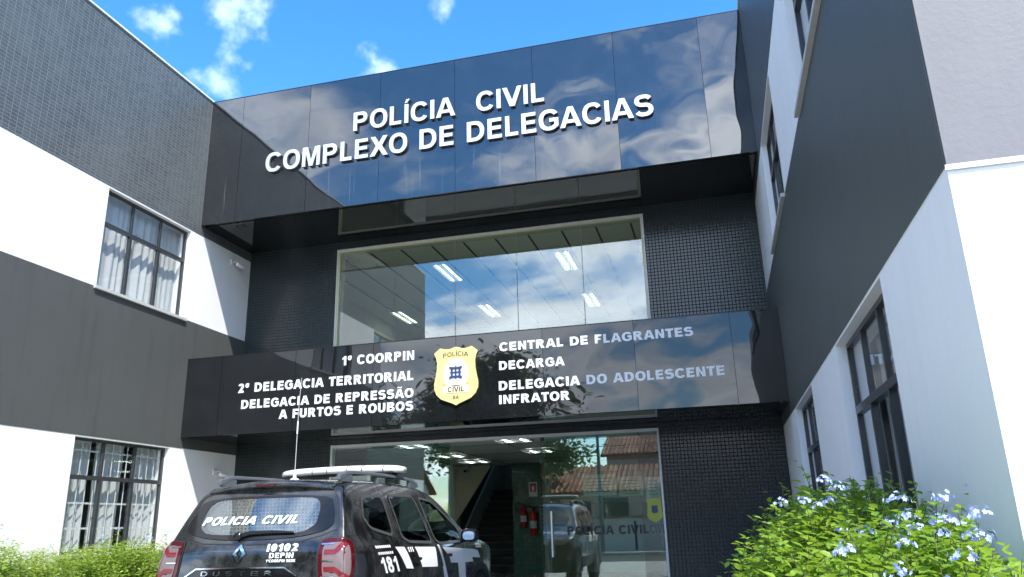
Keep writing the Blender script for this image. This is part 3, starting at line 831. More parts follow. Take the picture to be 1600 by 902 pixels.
MB().prism(shield(-1.02, 1.27, .24, .36), fy(YW + .029), -.001, 0).build('shield', M['sticker_yellow'], sk)
MB().prism(shield(-1.02, 1.28, .10, .12), fy(YW + .0275), -.001, 0).build('emblem', M['blue_ink'], sk)
sk = thing('warning_sticker', (-4.4, YW + .074, 1.2), 'small yellow sticker on the parked sliding glass pane', 'sticker')
MB().box(-4.43, -4.32, YW + .0735, YW + .0745, 1.20, 1.42).build('label_sheet', M['sticker_yellow'], sk)
MB().box(-4.395, -4.355, YW + .0722, YW + .0732, 1.24, 1.38).build('pictogram', M['vinyl_black'], sk)

# ------------------------------------------------------------------ fascias
PX = [XL + .006, -7.66, -6.33, -5.0, -3.66, -2.33, -1.0, .33, XR - .006]
def fascia(name, z0, z1, label, mats, soffit_z, upper):
    root = thing(name, (-3.66, YF, z0), label, 'sign')
    for i in range(len(PX) - 1):
        g = .003
        x0, x1 = PX[i] + g, PX[i + 1] - g
        mb = MB()
        # front skin with a folded lip at the bottom
        mb.box(x0, x1, YF, YF + .03, z0, z1)
        mb.build('cladding_panel', mats[i], root)
    bk = MB(); bk.box(XL + .01, XR - .01, YF + .031, YF + .10, z0 + .02, z1 - .004)
    bk.build('backing', M['black_edge'], root)
    so = MB().box(XL + .008, XR - .008, YF + .101, YW - .003, soffit_z, soffit_z + .03)
    so.build('soffit', M['soffit'], root)
    if not upper:
        MB().box(XL + .008, XR - .008, YF + .101, YW - .003, z1 - .10, z1 - .06).build('canopy_top', M['dark'], root)
    cap = MB().box(XL + .008, XR - .008, YF - .004, YF + .11, z1 + .001, z1 + .014)
    cap.build('cap', M['black_edge'], root)
    return root
C_, W_ = M['acm_calm'], M['acm_wavy']
fas_up = fascia('upper_sign_fascia', ZU0, Z4, 'tall glossy black roof fascia carrying raised steel letters', [C_, C_, C_, C_, C_, W_, W_, W_, W_][:8], ZU0 + .004, True)
C_, W_ = M['acm_low'], M['acm_low_wavy']
fas_lo = fascia('lower_sign_fascia', ZL0, ZL1, 'long low black sign fascia with white painted department names', [C_, C_, C_, C_, C_, W_, W_, W_], ZL0 + .004, False)

def raised(body, x0, x1, z0, z1, bold):
    vs, fs, letters = fit_text(body, x0, x1, z0, z1, bold)
    for fl in letters:
        mb = MB()
        solid_glyph(mb, vs, fl, fy(YF - .012), -.045, 0)
        o = mb.build('letter', [M['steel'], M['steel_side']], fas_up)
        for p in o.data.polygons:
            if abs(p.normal.y) < .5: p.material_index = 1
raised('POLÍCIA  CIVIL', -5.46, -2.14, 7.57, 7.92, .205)
raised('COMPLEXO DE DELEGACIAS', -7.10, -.445, 7.04, 7.40, .205)

for (t, x0, x1, z0, z1) in [('1ª COORPIN', -5.52, -4.325, 3.545, 3.69), ('2ª DELEGACIA TERRITORIAL', -7.33, -4.335, 3.235, 3.38), ('DELEGACIA DE REPRESSÃO', -7.25, -4.33, 2.975, 3.115), ('A FURTOS E ROUBOS', -6.57, -4.33, 2.78, 2.92),
                            ('CENTRAL DE FLAGRANTES', -2.98, -.175, 3.565, 3.695), ('DECARGA', -2.99, -2.01, 3.285, 3.415), ('DELEGACIA DO ADOLESCENTE', -3.0, .19, 2.985, 3.12), ('INFRATOR', -3.0, -1.96, 2.785, 2.915)]:
    flat_text(t, x0, x1, z0, z1, YF - .003, M['vinyl'], fas_lo, .265)

bd = thing('police_badge', (-3.65, YF - .01, 2.8), 'pale yellow shield shaped police badge on the lower black fascia', 'badge')
BW, BH, BX, BZ = .69, .88, -3.65, 3.245
MB().prism(shield(BX, BZ, BW, BH), fy(YF - .004), -.03, 0).build('plate', M['yellow'], bd, .004)
yb_ = YF - .034
MB().prism([(BX + .2 * math.cos(t), BZ + .03 + .235 * math.sin(t)) for t in [i * math.pi / 16 for i in range(32)]][::-1], fy(yb_), -.002, 0).build('oval_field', M['yellow_pale'], bd)
MB().prism([(BX + .165 * math.cos(t), BZ - .06 + .10 * math.sin(t)) for t in [i * math.pi / 12 for i in range(24)]][::-1], fy(yb_ - .003), -.002, 0).build('wreath', M['lilac_ink'], bd)
cr_ = MB()
for (dx, dz, w, h) in [(0, .05, .026, .19), (0, .05, .17, .026), (-.06, .05, .03, .17), (.06, .05, .03, .17), (0, .115, .16, .03), (0, -.015, .16, .03), (-.083, .125, .03, .03), (.083, .125, .03, .03), (-.083, -.025, .03, .03), (.083, -.025, .03, .03)]:
    cr_.box(BX + dx - w / 2, BX + dx + w / 2, yb_ - .008 - .0007 * len(cr_.f) / 6, yb_ - .006, BZ + dz - h / 2, BZ + dz + h / 2)
cr_.build('emblem', M['blue_ink'], bd)
sp_ = [(BX + (.05 if i % 2 == 0 else .02) * math.sin(i * math.pi / 5), BZ + .205 + (.05 if i % 2 == 0 else .02) * math.cos(i * math.pi / 5)) for i in range(10)]
MB().prism(sp_, fy(yb_ - .003), -.002, 0).build('star', M['lilac_ink'], bd)
MB().box(BX - .20, BX + .20, yb_ - .005, yb_ - .003, BZ - .255, BZ - .145).build('scroll', M['yellow_pale'], bd)
for s in (-1, 1):
    MB().prism([(BX + s * .14, BZ - .145), (BX + s * .2, BZ - .105), (BX + s * .2, BZ - .145)], fy(yb_ - .003), -.002, 0).build('scroll_fold', M['gold_ink'], bd)
def arch_text(body, x0, x1, z0, z1, rise, y, mat, parent, bold):
    vs, fs, _ = fit_text(body, x0, x1, z0, z1, bold)
    xc = (x0 + x1) / 2; hw = (x1 - x0) / 2
    vs = [(x, z + rise * (1 - ((x - xc) / hw) ** 2)) for x, z in vs]
    return solid_glyph(MB(), vs, fs, fy(y), -.0015, 0).build('lettering', mat, parent)
arch_text('POLÍCIA', BX - .2, BX + .2, BZ + .275, BZ + .345, .022, yb_, M['brown_ink'], bd, .2)
flat_text('CIVIL', BX - .125, BX + .125, BZ - .238, BZ - .165, yb_ - .006, M['brown_ink'], bd, .22)
flat_text('BA', BX - .045, BX + .045, BZ - .345, BZ - .295, yb_, M['brown_ink'], bd, .22)
# ------------------------------------------------------------------ police car (local axes: x right, y forward, z up, origin on the ground at the rear bumper)
CAR_POS, CAR_ROT = (-3.76, 5.725, -.077), -.0156
def lerp_tab(tab, z):
    if z <= tab[0][0]: return tab[0][1]
    for (a0, b0), (a1, b1) in zip(tab, tab[1:]):
        if z <= a1: return b0 + (b1 - b0) * (z - a0) / (a1 - a0)
    return tab[-1][1]
WID = [(.28, .80), (.40, .875), (.65, .90), (.95, .90), (1.03, .88), (1.09, .835), (1.30, .765), (1.46, .70), (1.56, .645), (1.65, .60)]
STN = [(.00, .62, .86, .38), (.03, .66, .92, .34), (.065, .74, .945, .32), (.085, .88, .95, .31), (.10, 1.03, .955, .30), (.165, 1.12, .965, .30), (.27, 1.29, .98, .30), (.375, 1.47, .99, .30),
       (.42, 1.545, .995, .30), (.58, 1.58, 1, .30), (1.0, 1.607, 1, .30), (1.6, 1.615, 1, .30), (2.12, 1.595, 1, .30), (2.42, 1.55, 1, .30), (2.60, 1.455, 1, .30), (2.90, 1.265, 1, .30), (3.15, 1.10, 1, .30),
       (3.30, 1.075, 1, .30), (3.70, 1.04, .99, .30), (4.05, .97, .96, .31), (4.22, .86, .92, .32), (4.30, .72, .88, .34), (4.33, .58, .82, .38)]
def car_section(y, zt, tp, zb):
    zs = [zb, zb + .08, .55, .75, .92, 1.02, 1.09, 1.25, 1.40]
    pts = [(0, zb), (.5 * tp, zb)]
    n = len(zs)
    for j, z in enumerate(zs):
        z = min(z, zt - .012 * (n - j) - .02)
        pts.append((lerp_tab(WID, z) * tp, z))
    we = lerp_tab(WID, zt - .03) * tp
    pts += [(we, zt - .03), (we - .045, zt - .002), (we * .55, zt + .022), (0, zt + .03)]
    return pts
def car_body_mesh():
    vs = []; rows = []
    for (y, zt, tp, zb) in STN:
        pts = car_section(y, zt, tp, zb)
        full = pts + [(-x, z) for x, z in pts[1:-1][::-1]]
        r_ = []
        for (x, z) in full:
            fd = max(0, 1 - y / .5) if y < 1 else max(0, (y - 3.6) / .73)
            yy = y + (.10 if y < 1 else -.16) * (x / .9) ** 2 * fd
            r_.append(len(vs)); vs.append((x, yy, z))
        rows.append(r_)
    fs = []
    for a_, b_ in zip(rows, rows[1:]):
        n = len(a_)
        for i in range(n): fs.append((a_[i], a_[(i + 1) % n], b_[(i + 1) % n], b_[i]))
    n = len(rows[0])
    # end caps as quad strips
    for rw, fl in ((rows[0], False), (rows[-1], True)):
        k = n // 2
        for i in range(k):
            q = [rw[i], rw[i + 1], rw[(n - i - 1) % n], rw[(n - i) % n]]
            q = list(dict.fromkeys(q))
            if len(q) > 2: fs.append(q[::-1] if not fl else q)
    bm = bmesh.new()
    bv = [bm.verts.new(v) for v in vs]
    for f in fs:
        try: bm.faces.new([bv[i] for i in f])
        except ValueError: pass
    bmesh.ops.recalc_face_normals(bm, faces=bm.faces)
    me = bpy.data.meshes.new('body'); bm.to_mesh(me); bm.free()
    o = bpy.data.objects.new('body', me); col.objects.link(o)
    md = o.modifiers.new('s', 'SUBSURF'); md.levels = 3; md.render_levels = 3
    dg = bpy.context.evaluated_depsgraph_get()
    ev = bpy.data.meshes.new_from_object(o.evaluated_get(dg))
    bpy.data.objects.remove(o)
    return ev
body_me = car_body_mesh()
car_bvh = BVHTree.FromPolygons([v.co[:] for v in body_me.vertices], [list(p.vertices) for p in body_me.polygons])

M['paint'] = None
a = Mat('dusty_black_car_paint'); p = a.obj()
d_ = a.ramp(a.noise(p, 3.2, 7, .68), .42, 0, .78, 1)
d2 = a.ramp(a.noise(a.scale(p, (9, 9, 2.2)), 1.4, 5, .7), .48, 0, .8, 1)
dd = a.math('MULTIPLY_ADD', d_, .34, a.math('MULTIPLY', d2, .2))
c_ = a.mix(dd, (.007, .0075, .008), (.17, .165, .15))
M['paint'] = a.done(a.bsdf(c_, a.math('MULTIPLY_ADD', dd, .9, .14), Coat_Weight=.8, Coat_Roughness=.05, Coat_IOR=1.6))
M['cladding'] = plain('black_plastic_cladding', (.018, .018, .018), .6, .3)
M['rail'] = plain('satin_grey_rail', (.10, .115, .13), .38, .1)
M['car_glass'] = glass('dark_tinted_car_glass', .075, (.34, .40, .38))
M['rear_glass'] = glass('rear_car_glass', .24, (.80, .92, .82))
M['gloss_black'] = plain('gloss_black', (.008, .008, .009), .09, .1)
M['chrome'] = plain('chrome', (.85, .86, .88), .12, .03, 5, Metallic=1.0)
M['lamp_red'] = plain('dark_red_lens', (.07, .004, .007), .12, .1)
M['lamp_red_bright'] = plain('red_lens', (.17, .016, .022), .12, .1)
M['lamp_white'] = plain('clear_lens', (.17, .125, .125), .12, .2)
M['lightbar'] = plain('clear_light_bar', (.70, .69, .63), .22, .1)
M['seat'] = plain('dark_seat_cloth', (.03, .03, .032), .85, .2)
M['mirror'] = plain('mirror_glass', (.9, .92, .95), .03, .01, Metallic=1.0)
M['seal'] = plain('grey_window_seal', (.055, .058, .06), .5)
M['grey_bar'] = plain('grey_steel_mesh', (.55, .62, .52), .5)
M['cap_rim'] = plain('alloy_rim', (.35, .36, .37), .3, .05, Metallic=1.0)

def chaikin(pts, n=2, k=.22):
    for _ in range(n):
        q = []
        for i in range(len(pts)):
            a_, b_ = pts[i], pts[(i + 1) % len(pts)]
            q += [(a_[0] * (1 - k) + b_[0] * k, a_[1] * (1 - k) + b_[1] * k), (a_[0] * k + b_[0] * (1 - k), a_[1] * k + b_[1] * (1 - k))]
        pts = q
    return pts
def area2(pts): return sum(pts[i - 1][0] * pts[i][1] - pts[i][0] * pts[i - 1][1] for i in range(len(pts)))
def offset_poly(pts, d):
    if area2(pts) < 0: pts = pts[::-1]
    out = []
    n = len(pts)
    for i in range(n):
        e0 = Vector((pts[i][0] - pts[i - 1][0], pts[i][1] - pts[i - 1][1])).normalized(); e1 = Vector((pts[(i + 1) % n][0] - pts[i][0], pts[(i + 1) % n][1] - pts[i][1])).normalized()
        nn = Vector((e0.y + e1.y, -e0.x - e1.x))
        nn = nn.normalized() if nn.length > 1e-6 else Vector((e0.y, -e0.x))
        out.append((pts[i][0] + nn.x * d, pts[i][1] + nn.y * d))
    return out
def in_poly(x, y, pts):
    r_ = False
    for i in range(len(pts)):
        (x0, y0), (x1, y1) = pts[i - 1], pts[i]
        if (y0 > y) != (y1 > y) and x < (x1 - x0) * (y - y0) / (y1 - y0) + x0: r_ = not r_
    return r_
RAYS = {'rear': (lambda u, v: (Vector((u, -1, v)), Vector((0, 1, 0)))), 'right': (lambda u, v: (Vector((2, u, v)), Vector((-1, 0, 0)))), 'left': (lambda u, v: (Vector((-2, u, v)), Vector((1, 0, 0)))),
        'front': (lambda u, v: (Vector((u, 6, v)), Vector((0, -1, 0)))), 'top': (lambda u, v: (Vector((u, v, 4)), Vector((0, 0, -1)))),
        'corner_r': (lambda u, v: (Vector((u * .866 + .5, u * .5 - .866, v)), Vector((-.5, .866, 0)))), 'corner_l': (lambda u, v: (Vector((-u * .866 - .5, u * .5 - .866, v)), Vector((.5, .866, 0))))}
def drape(vs2, fs, way, off, step=.035, smooth=True):
    """lay a flat outline on the car's skin: sliced fine, projected along one direction, lifted by off"""
    bm = bmesh.new()
    bv = [bm.verts.new((v[0], v[1], 0)) for v in vs2]
    for f in fs:
        try: bm.faces.new([bv[i] for i in f])
        except ValueError: pass
    for ax in (0, 1):
        lo = min(v[ax] for v in vs2); hi = max(v[ax] for v in vs2)
        k = int((hi - lo) / step)
        for i in range(1, k + 1):
            co = [0, 0, 0]; no = [0, 0, 0]; co[ax] = lo + (hi - lo) * i / (k + 1); no[ax] = 1
            bmesh.ops.bisect_plane(bm, geom=bm.verts[:] + bm.edges[:] + bm.faces[:], plane_co=co, plane_no=no, dist=1e-5)
    bm.verts.index_update()
    vs = []; bad = set()
    for v in bm.verts:
        o, d = RAYS[way](v.co.x, v.co.y)
        h = car_bvh.ray_cast(o, d)
        if h[0] is None: vs.append((0, 0, 0)); bad.add(v.index); continue
        nn = h[1]
        if nn.dot(d) > 0: nn = -nn
        vs.append(tuple(h[0] + nn * off))
    fl = [[v.index for v in f.verts] for f in bm.faces if not any(v.index in bad for v in f.verts)]
    bm.free()
    # outward winding
    out = []
    for f in fl:
        a_, b_, c_ = (Vector(vs[i]) for i in f[:3])
        cen = sum((Vector(vs[i]) for i in f), Vector()) / len(f)
        o, d = RAYS[way](0, 0)
        out.append(f if (b_ - a_).cross(c_ - a_).dot(d) < 0 else f[::-1])
    return MB().add(vs, out, smooth)
def tess(conts):
    flat = [p for c in conts for p in c]
    return flat, [list(t) for t in mathutils.geometry.tessellate_polygon([[Vector((p[0], p[1], 0)) for p in c] for c in conts])]
def strip(path, w, way, off):
    """thin ribbon along a path in the outline plane"""
    pts = _sweep(path, w); n = len(path)
    return drape(pts, [(i, i + 1, 2 * n - 2 - i, 2 * n - 1 - i) for i in range(n - 1)], way, off, .05)

car = thing('police_car', CAR_POS, 'dusty black police SUV with white decals parked before the glass entrance', 'car')
car.rotation_euler = (0, 0, CAR_ROT)
QWIN = chaikin([(.70, 1.43), (.78, 1.452), (1.12, 1.465), (1.12, 1.115), (.70, 1.185), (.61, 1.28)], 2, .11)
RWIN = chaikin([(1.28, 1.478), (1.88, 1.485), (1.99, 1.035), (1.42, 1.055), (1.30, 1.10)], 2, .09)
FWIN = chaikin([(2.01, 1.472), (2.33, 1.445), (2.60, 1.31), (2.86, 1.17), (2.92, 1.03), (2.10, 1.02)], 2, .09)
ROUT = chaikin([(-.60, 1.47), (.60, 1.47), (.66, 1.34), (.70, 1.19), (.42, 1.128), (0, 1.112), (-.42, 1.128), (-.70, 1.19), (-.66, 1.34)])
RIN = chaikin([(-.46, 1.45), (.46, 1.45), (.53, 1.39), (.545, 1.23), (.45, 1.165), (0, 1.152), (-.45, 1.165), (-.555, 1.23), (-.54, 1.39)], 2, .16)
WSH = chaikin([(-.52, 2.50), (.52, 2.50), (.70, 3.08), (0, 3.16), (-.70, 3.08)])     # x, y seen from above
ARCH = [(.80, .33), (3.47, .33)]
def car_body():
    bm = bmesh.new(); bm.from_mesh(body_me)
    kill = []; low = []
    hole_r = offset_poly(RIN, .012)
    for f in bm.faces:
        c = f.calc_center_median(); x, y, z = c
        side = abs(f.normal.x) > .45
        if side and z > .95 and any(in_poly(y, z, w) for w in (QWIN, RWIN, FWIN)): kill.append(f); continue
        if y < .7 and f.normal.y < -.2 and in_poly(x, z, hole_r): kill.append(f); continue
        if y > 2.3 and z > 1.0 and f.normal.z > .2 and in_poly(x, y, WSH) and z > 1.09: kill.append(f); continue
        if abs(x) > .5 and any((y - a_) ** 2 + (z - b_) ** 2 < .385 ** 2 for a_, b_ in ARCH): kill.append(f); continue
    bmesh.ops.delete(bm, geom=kill, context='FACES')
    for name, mat, test in (('body', M['paint'], lambda z: z >= .56), ('lower_cladding', M['cladding'], lambda z: z < .56)):
        b2 = bm.copy()
        bmesh.ops.delete(b2, geom=[f for f in b2.faces if not test(f.calc_center_median().z)], context='FACES')
        me = bpy.data.meshes.new(name); b2.to_mesh(me); b2.free()
        for p in me.polygons: p.use_smooth = True
        me.materials.append(mat)
        o = bpy.data.objects.new(name, me); col.objects.link(o); o.parent = car
    bm.free()
car_body()
def cpart(mb, name, mat, parent=car, bevel=0.0): return mb.build(name, mat, parent, bevel, local=True)
for way in ('right', 'left'):
    for W_, nm in ((QWIN, 'quarter_window'), (RWIN, 'rear_door_window'), (FWIN, 'front_door_window')):
        o = cpart(drape(*tess([offset_poly(W_, .004)]), way, .004), nm, M['car_glass'])
        cpart(drape(*tess([offset_poly(W_, .014), offset_poly(W_, -.012)]), way, .008, .05), 'seal', M['seal'], o)
rw = cpart(drape(*tess([offset_poly(RIN, .015)]), 'rear', .003), 'rear_window', M['rear_glass'])
cpart(drape(*tess([ROUT, RIN]), 'rear', .006, .05), 'black_border', M['gloss_black'], rw)
vs, fs, lt = fit_text('POLICIA CIVIL', -.535, .375, 1.237, 1.303, .25, .22)
for wf in by_word('POLICIA CIVIL', lt): cpart(drape(*sub_glyph(vs, wf), 'rear', .009, .06), 'lettering', M['vinyl'], rw)
cpart(drape(*tess([WSH]), 'top', .004, .06), 'windscreen', M['car_glass'])
# wiper, brake lamp, spoiler
mb = MB().tube([(-.10, .145, 1.15), (.0, .16, 1.172), (.2, .165, 1.178), (.38, .175, 1.17)], [.02, .017, .014, .008], 8)
mb.lathe([(.03, -.03), (.034, 0), (.02, .03)], 12, (-.10, .145, 1.15), 'y')
cpart(mb, 'rear_wiper', M['gloss_black'])
def spoiler():
    vs = []; fs = []; n = 24
    for i in range(n + 1):
        x = -.60 + 1.2 * i / n; q = (x / .6) ** 2
        zr = 1.592 - .045 * q
        vs += [(x, .56 + .02 * q, zr + .022), (x, .40 + .05 * q, zr + .004), (x, .335 + .06 * q, zr - .022), (x, .345 + .06 * q, zr - .042), (x, .43 + .05 * q, zr - .065)]
    for i in range(n):
        for k in range(4): fs.append((i * 5 + k, i * 5 + k + 1, i * 5 + k + 6, i * 5 + k + 5))
    fs += [tuple(range(5)), tuple(n * 5 + k for k in range(5))[::-1]]
    return MB().add(vs, fs, True)
sp = cpart(spoiler(), 'spoiler', M['paint'])
cpart(MB().box(-.09, .09, .325, .334, 1.552, 1.568), 'brake_lamp', M['lamp_red'], sp)
# emblem: open lozenge, chrome
EX, EZ = -.055, 1.012
o_ = [(EX, EZ - .072), (EX + .06, EZ), (EX, EZ + .072), (EX - .06, EZ)]
i_ = [(EX + .012, EZ - .034), (EX + .030, EZ), (EX - .004, EZ + .040), (EX - .028, EZ + .002)]
cpart(drape(*tess([o_, i_]), 'rear', .014, .02, False), 'maker_emblem', M['chrome'])
for body, x0, x1, z0, z1, b, sh in (('I0102', .185, .45, 1.027, 1.083, .27, .0), ('DEPIN', .215, .424, .977, 1.016, .25, 0), ('1ªCOORPIN SEDE', .193, .445, .946, .967, .24, 0)):
    vs, fs, lt = fit_text(body, x0, x1, z0, z1, b, sh)
    for wf in by_word(body, lt): cpart(drape(*sub_glyph(vs, wf), 'rear', .004, .05), 'lettering', M['vinyl'])
GAR = [(-.56, .76), (-.555, .838), (-.45, .900), (-.06, .908), (.36, .905), (.475, .84), (.48, .76)]
gp = cpart(drape(*tess([GAR]), 'rear', .007, .05), 'tailgate_garnish', M['gloss_black'])
cpart(strip(GAR[1:6], .011, 'rear', .012), 'chrome_edge', M['chrome'], gp)
vs, fs, _ = fit_text('DUSTER', -.39, .26, .848, .880, .17)
uc = vs[:]
for i in range(len(vs)): pass
def spaced(body, x0, x1, z0, z1, b):
    n = len(body); pitch = (x1 - x0) / (n - .45); V = []; F = []
    for i, ch in enumerate(body):
        v, f, _ = fit_text(ch, x0 + i * pitch, x0 + i * pitch + pitch * .55, z0, z1, b)
        F += [[k + len(V) for k in q] for q in f]; V += v
    return V, F
cpart(drape(*spaced('DUSTER', -.39, .262, .846, .882, .17), 'rear', .014, .05), 'lettering', M['chrome'], gp)
cpart(MB().box(-.22, .18, .035, .05, .66, .79), 'number_plate', plain('plate_grey', (.55, .55, .55), .5))
# shut lines
SEAM = M['rubber']
cpart(strip(chaikin([(-.76, 1.22), (-.70, 1.16), (-.45, 1.095), (0, 1.082), (.42, 1.092), (.62, 1.14), (.735, 1.19)], 0), .007, 'rear', .003), 'shut_line', SEAM)
cpart(strip([(.735, 1.18), (.715, 1.26), (.675, 1.37), (.63, 1.47), (.60, 1.52)], .008, 'rear', .003), 'shut_line', SEAM)
cpart(strip([(-.735, 1.18), (-.715, 1.26), (-.675, 1.37), (-.63, 1.47), (-.60, 1.52)], .008, 'rear', .003), 'shut_line', SEAM)
for way in ('right', 'left'):
    cpart(strip([(1.22, 1.53), (1.23, 1.2), (1.19, .98), (1.27, .80), (1.34, .62)], .008, way, .003), 'shut_line', SEAM)
    cpart(strip([(1.93, 1.53), (2.04, 1.1), (2.07, .95), (2.08, .62)], .008, way, .003), 'shut_line', SEAM)
    cpart(strip([(2.93, 1.10), (3.05, .95), (3.06, .62)], .008, way, .003), 'shut_line', SEAM)
    for y in (1.40, 2.24):
        q = [(y, .885), (y + .19, .885), (y + .19, .915), (y, .915)]
        h_ = cpart(drape(*tess([chaikin(q)]), way, .028), 'door_handle', M['paint'])
    P_ = [[(1.06, 1.02), (1.255, 1.015), (1.435, .82), (1.27, .83)], [(1.50, 1.008), (2.02, .992), (2.06, .805), (1.65, .822)],
          [(2.085, 1.012), (2.14, 1.010), (2.42, .60), (2.36, .60)], [(2.20, .80), (2.235, .80), (2.33, .62), (2.29, .62)],
          [(2.22, .985), (3.18, .935), (3.36, .915), (3.45, .83), (3.15, .85), (3.18, .80), (2.90, .806), (2.94, .62), (2.72, .62), (2.66, .813), (2.44, .824), (2.40, .88)]]
    for q in P_: cpart(drape(*tess([q]), way, .005), 'decal', M['vinyl'])
    if way == 'right':
        vs, fs, _ = fit_text('181', .72, 1.12, .815, .945, .23, -.5)
        cpart(drape(vs, fs, way, .005), 'lettering', M['vinyl'])
        for (y0, y1, z) in ((.665, .98, 1.03), (.69, 1.0, .978), (1.33, 1.47, 1.0), (1.34, 1.48, .978)):
            n = int((y1 - y0) / .035)
            for i in range(n):
                ya = y0 + (y1 - y0) * i / n
                cpart(drape([(ya, z - .010), (ya + .026, z - .011), (ya + .024, z + .010), (ya - .002, z + .011)], [(0, 1, 2, 3)], way, .005), 'decal', M['vinyl'])
        for (y0, y1, z) in ((3.28, 3.44, .985), (3.30, 3.46, .955)):
            for i in range(4):
                ya = y0 + (y1 - y0) * i / 4
                cpart(drape([(ya, z - .009), (ya + .03, z - .011), (ya + .03, z + .009), (ya, z + .011)], [(0, 1, 2, 3)], way, .005), 'decal', M['vinyl'])
# tail lamps
def shrink(pts, k=.92, c=(.757, .945)): return [(c[0] + (p[0] - c[0]) * k, c[1] + (p[1] - c[1]) * k) for p in pts]
for way in ('corner_r', 'corner_l'):
    LO = shrink(chaikin([(.612, .79), (.605, 1.04), (.64, 1.115), (.70, 1.128), (.83, 1.125), (.89, 1.09), (.905, 1.0), (.905, .85), (.88, .79), (.80, .765), (.66, .765)]))
    tl = cpart(drape(*tess([LO]), way, .012, .03), 'tail_light', M['lamp_red'])
    IN = chaikin([(.645, .82), (.64, 1.03), (.665, 1.09), (.82, 1.095), (.862, 1.05), (.872, .86), (.84, .80), (.69, .795)]); IN = shrink(IN)
    cpart(drape(*tess([IN]), way, .016, .03), 'clear_lens', M['lamp_white'], tl)
    for q in ([(.655, 1.0), (.75, 1.0), (.845, 1.075), (.80, 1.09), (.74, 1.035), (.66, 1.035)], [(.655, .90), (.75, .90), (.855, .82), (.82, .80), (.74, .862), (.66, .862)]):
        cpart(drape(*tess([shrink(q)]), way, .020, .03), 'red_lens', M['lamp_red_bright'], tl)
    for z in (.947, 1.068, .83):
        cpart(strip([(.645, z), (.74, z)], .010, way, .020), 'chrome_bar', M['chrome'], tl)
    cpart(drape(*tess([offset_poly(LO, .012), LO]), way, .006, .05), 'seal', M['rubber'], tl)
# rails, light bar, antenna, mirrors
for s in (1, -1):
    xr = .585 * s
    mb = MB()
    n = 26; vs = []; fs = []
    for i in range(n + 1):
        t = i / n; y = .50 + 1.75 * t
        e = min(1, min(t, 1 - t) / .10); e = e * e * (3 - 2 * e)
        zb = 1.588 + .022 * math.sin(math.pi * min(1, t * 1.05)) + .004
        lift = .050 * e
        th = .042 - .012 * e
        if t > .2 and t < .8: th = .026
        vs += [(xr - .022, y, zb + lift), (xr + .022, y, zb + lift - .006), (xr + .018, y, zb + lift + th - .004), (xr - .014, y, zb + lift + th)]
    for i in range(n):
        for k in range(4): fs.append((i * 4 + k, i * 4 + (k + 1) % 4, i * 4 + 4 + (k + 1) % 4, i * 4 + 4 + k))
    fs += [(3, 2, 1, 0), tuple(n * 4 + k for k in range(4))]
    mb.add(vs, fs, False)
    for y0, y1 in ((.53, .74), (1.26, 1.42), (2.02, 2.2)): mb.box(xr - .018, xr + .018, y0, y1, 1.575, 1.645)
    cpart(mb, 'roof_rail', M['rail'], bevel=.006)
lb = MB()
pts = []
for i in range(25):
    t = -1 + 2 * i / 24
    pts.append((t * .66, 1.68 + .05 * t * t, 1.752 - .012 * t * t))
sec = [(-.11, -.03), (-.125, 0), (-.10, .036), (-.04, .046), (.04, .046), (.10, .036), (.125, 0), (.11, -.03)]
vs = []; fs = []
for i, (x, y, z) in enumerate(pts):
    k = 1.0 if 2 < i < 22 else (.72, .9, .97)[min(i, 24 - i)]
    vs += [(x, y + q[0] * k, z + q[1] * k) for q in sec]
for i in range(24):
    for k in range(8): fs.append((i * 8 + k, i * 8 + (k + 1) % 8, i * 8 + 8 + (k + 1) % 8, i * 8 + 8 + k))
fs += [tuple(range(8))[::-1], tuple(24 * 8 + k for k in range(8))]
lbo = cpart(lb.add(vs, fs, True), 'light_bar', M['lightbar'])
for i in (3, 7, 10, 14, 17, 21):
    x, y, z = pts[i]; ring = [(x, y + q[0] * 1.02, z + q[1] * 1.04) for q in sec]
    ring2 = [(x + .009, v[1], v[2]) for v in ring]
    cpart(MB().add(ring + ring2, [(k, (k + 1) % 8, 8 + (k + 1) % 8, 8 + k) for k in range(8)], False), 'lens_joint', M['rail'], lbo)
for s in (1, -1):
    cpart(MB().box(s * .55 - .03, s * .55 + .03, 1.62, 1.76, 1.655, 1.735), 'mounting_foot', M['cladding'], lbo, .006)
b_ = MB(); b_.box(-.60, .60, 1.59, 1.80, 1.708, 1.722); cpart(b_, 'base_tray', M['cladding'], lbo)
an = cpart(MB().tube([(-.10, .95, 1.62), (-.10, .95, 1.72), (-.098, .955, 2.35), (-.092, .968, 2.60)], [.004, .003, .0022, .0016], 6), 'antenna', M['alu'])
cpart(MB().lathe([(.045, 1.628), (.042, 1.642), (.016, 1.655), (.010, 1.70)], 16, (-.10, .95, 0)), 'antenna_base', M['vinyl'], an)
cpart(MB().tube([(-.099, .952, 2.06), (-.0985, .953, 2.18)], .007, 8), 'loading_coil', M['vinyl'], an)
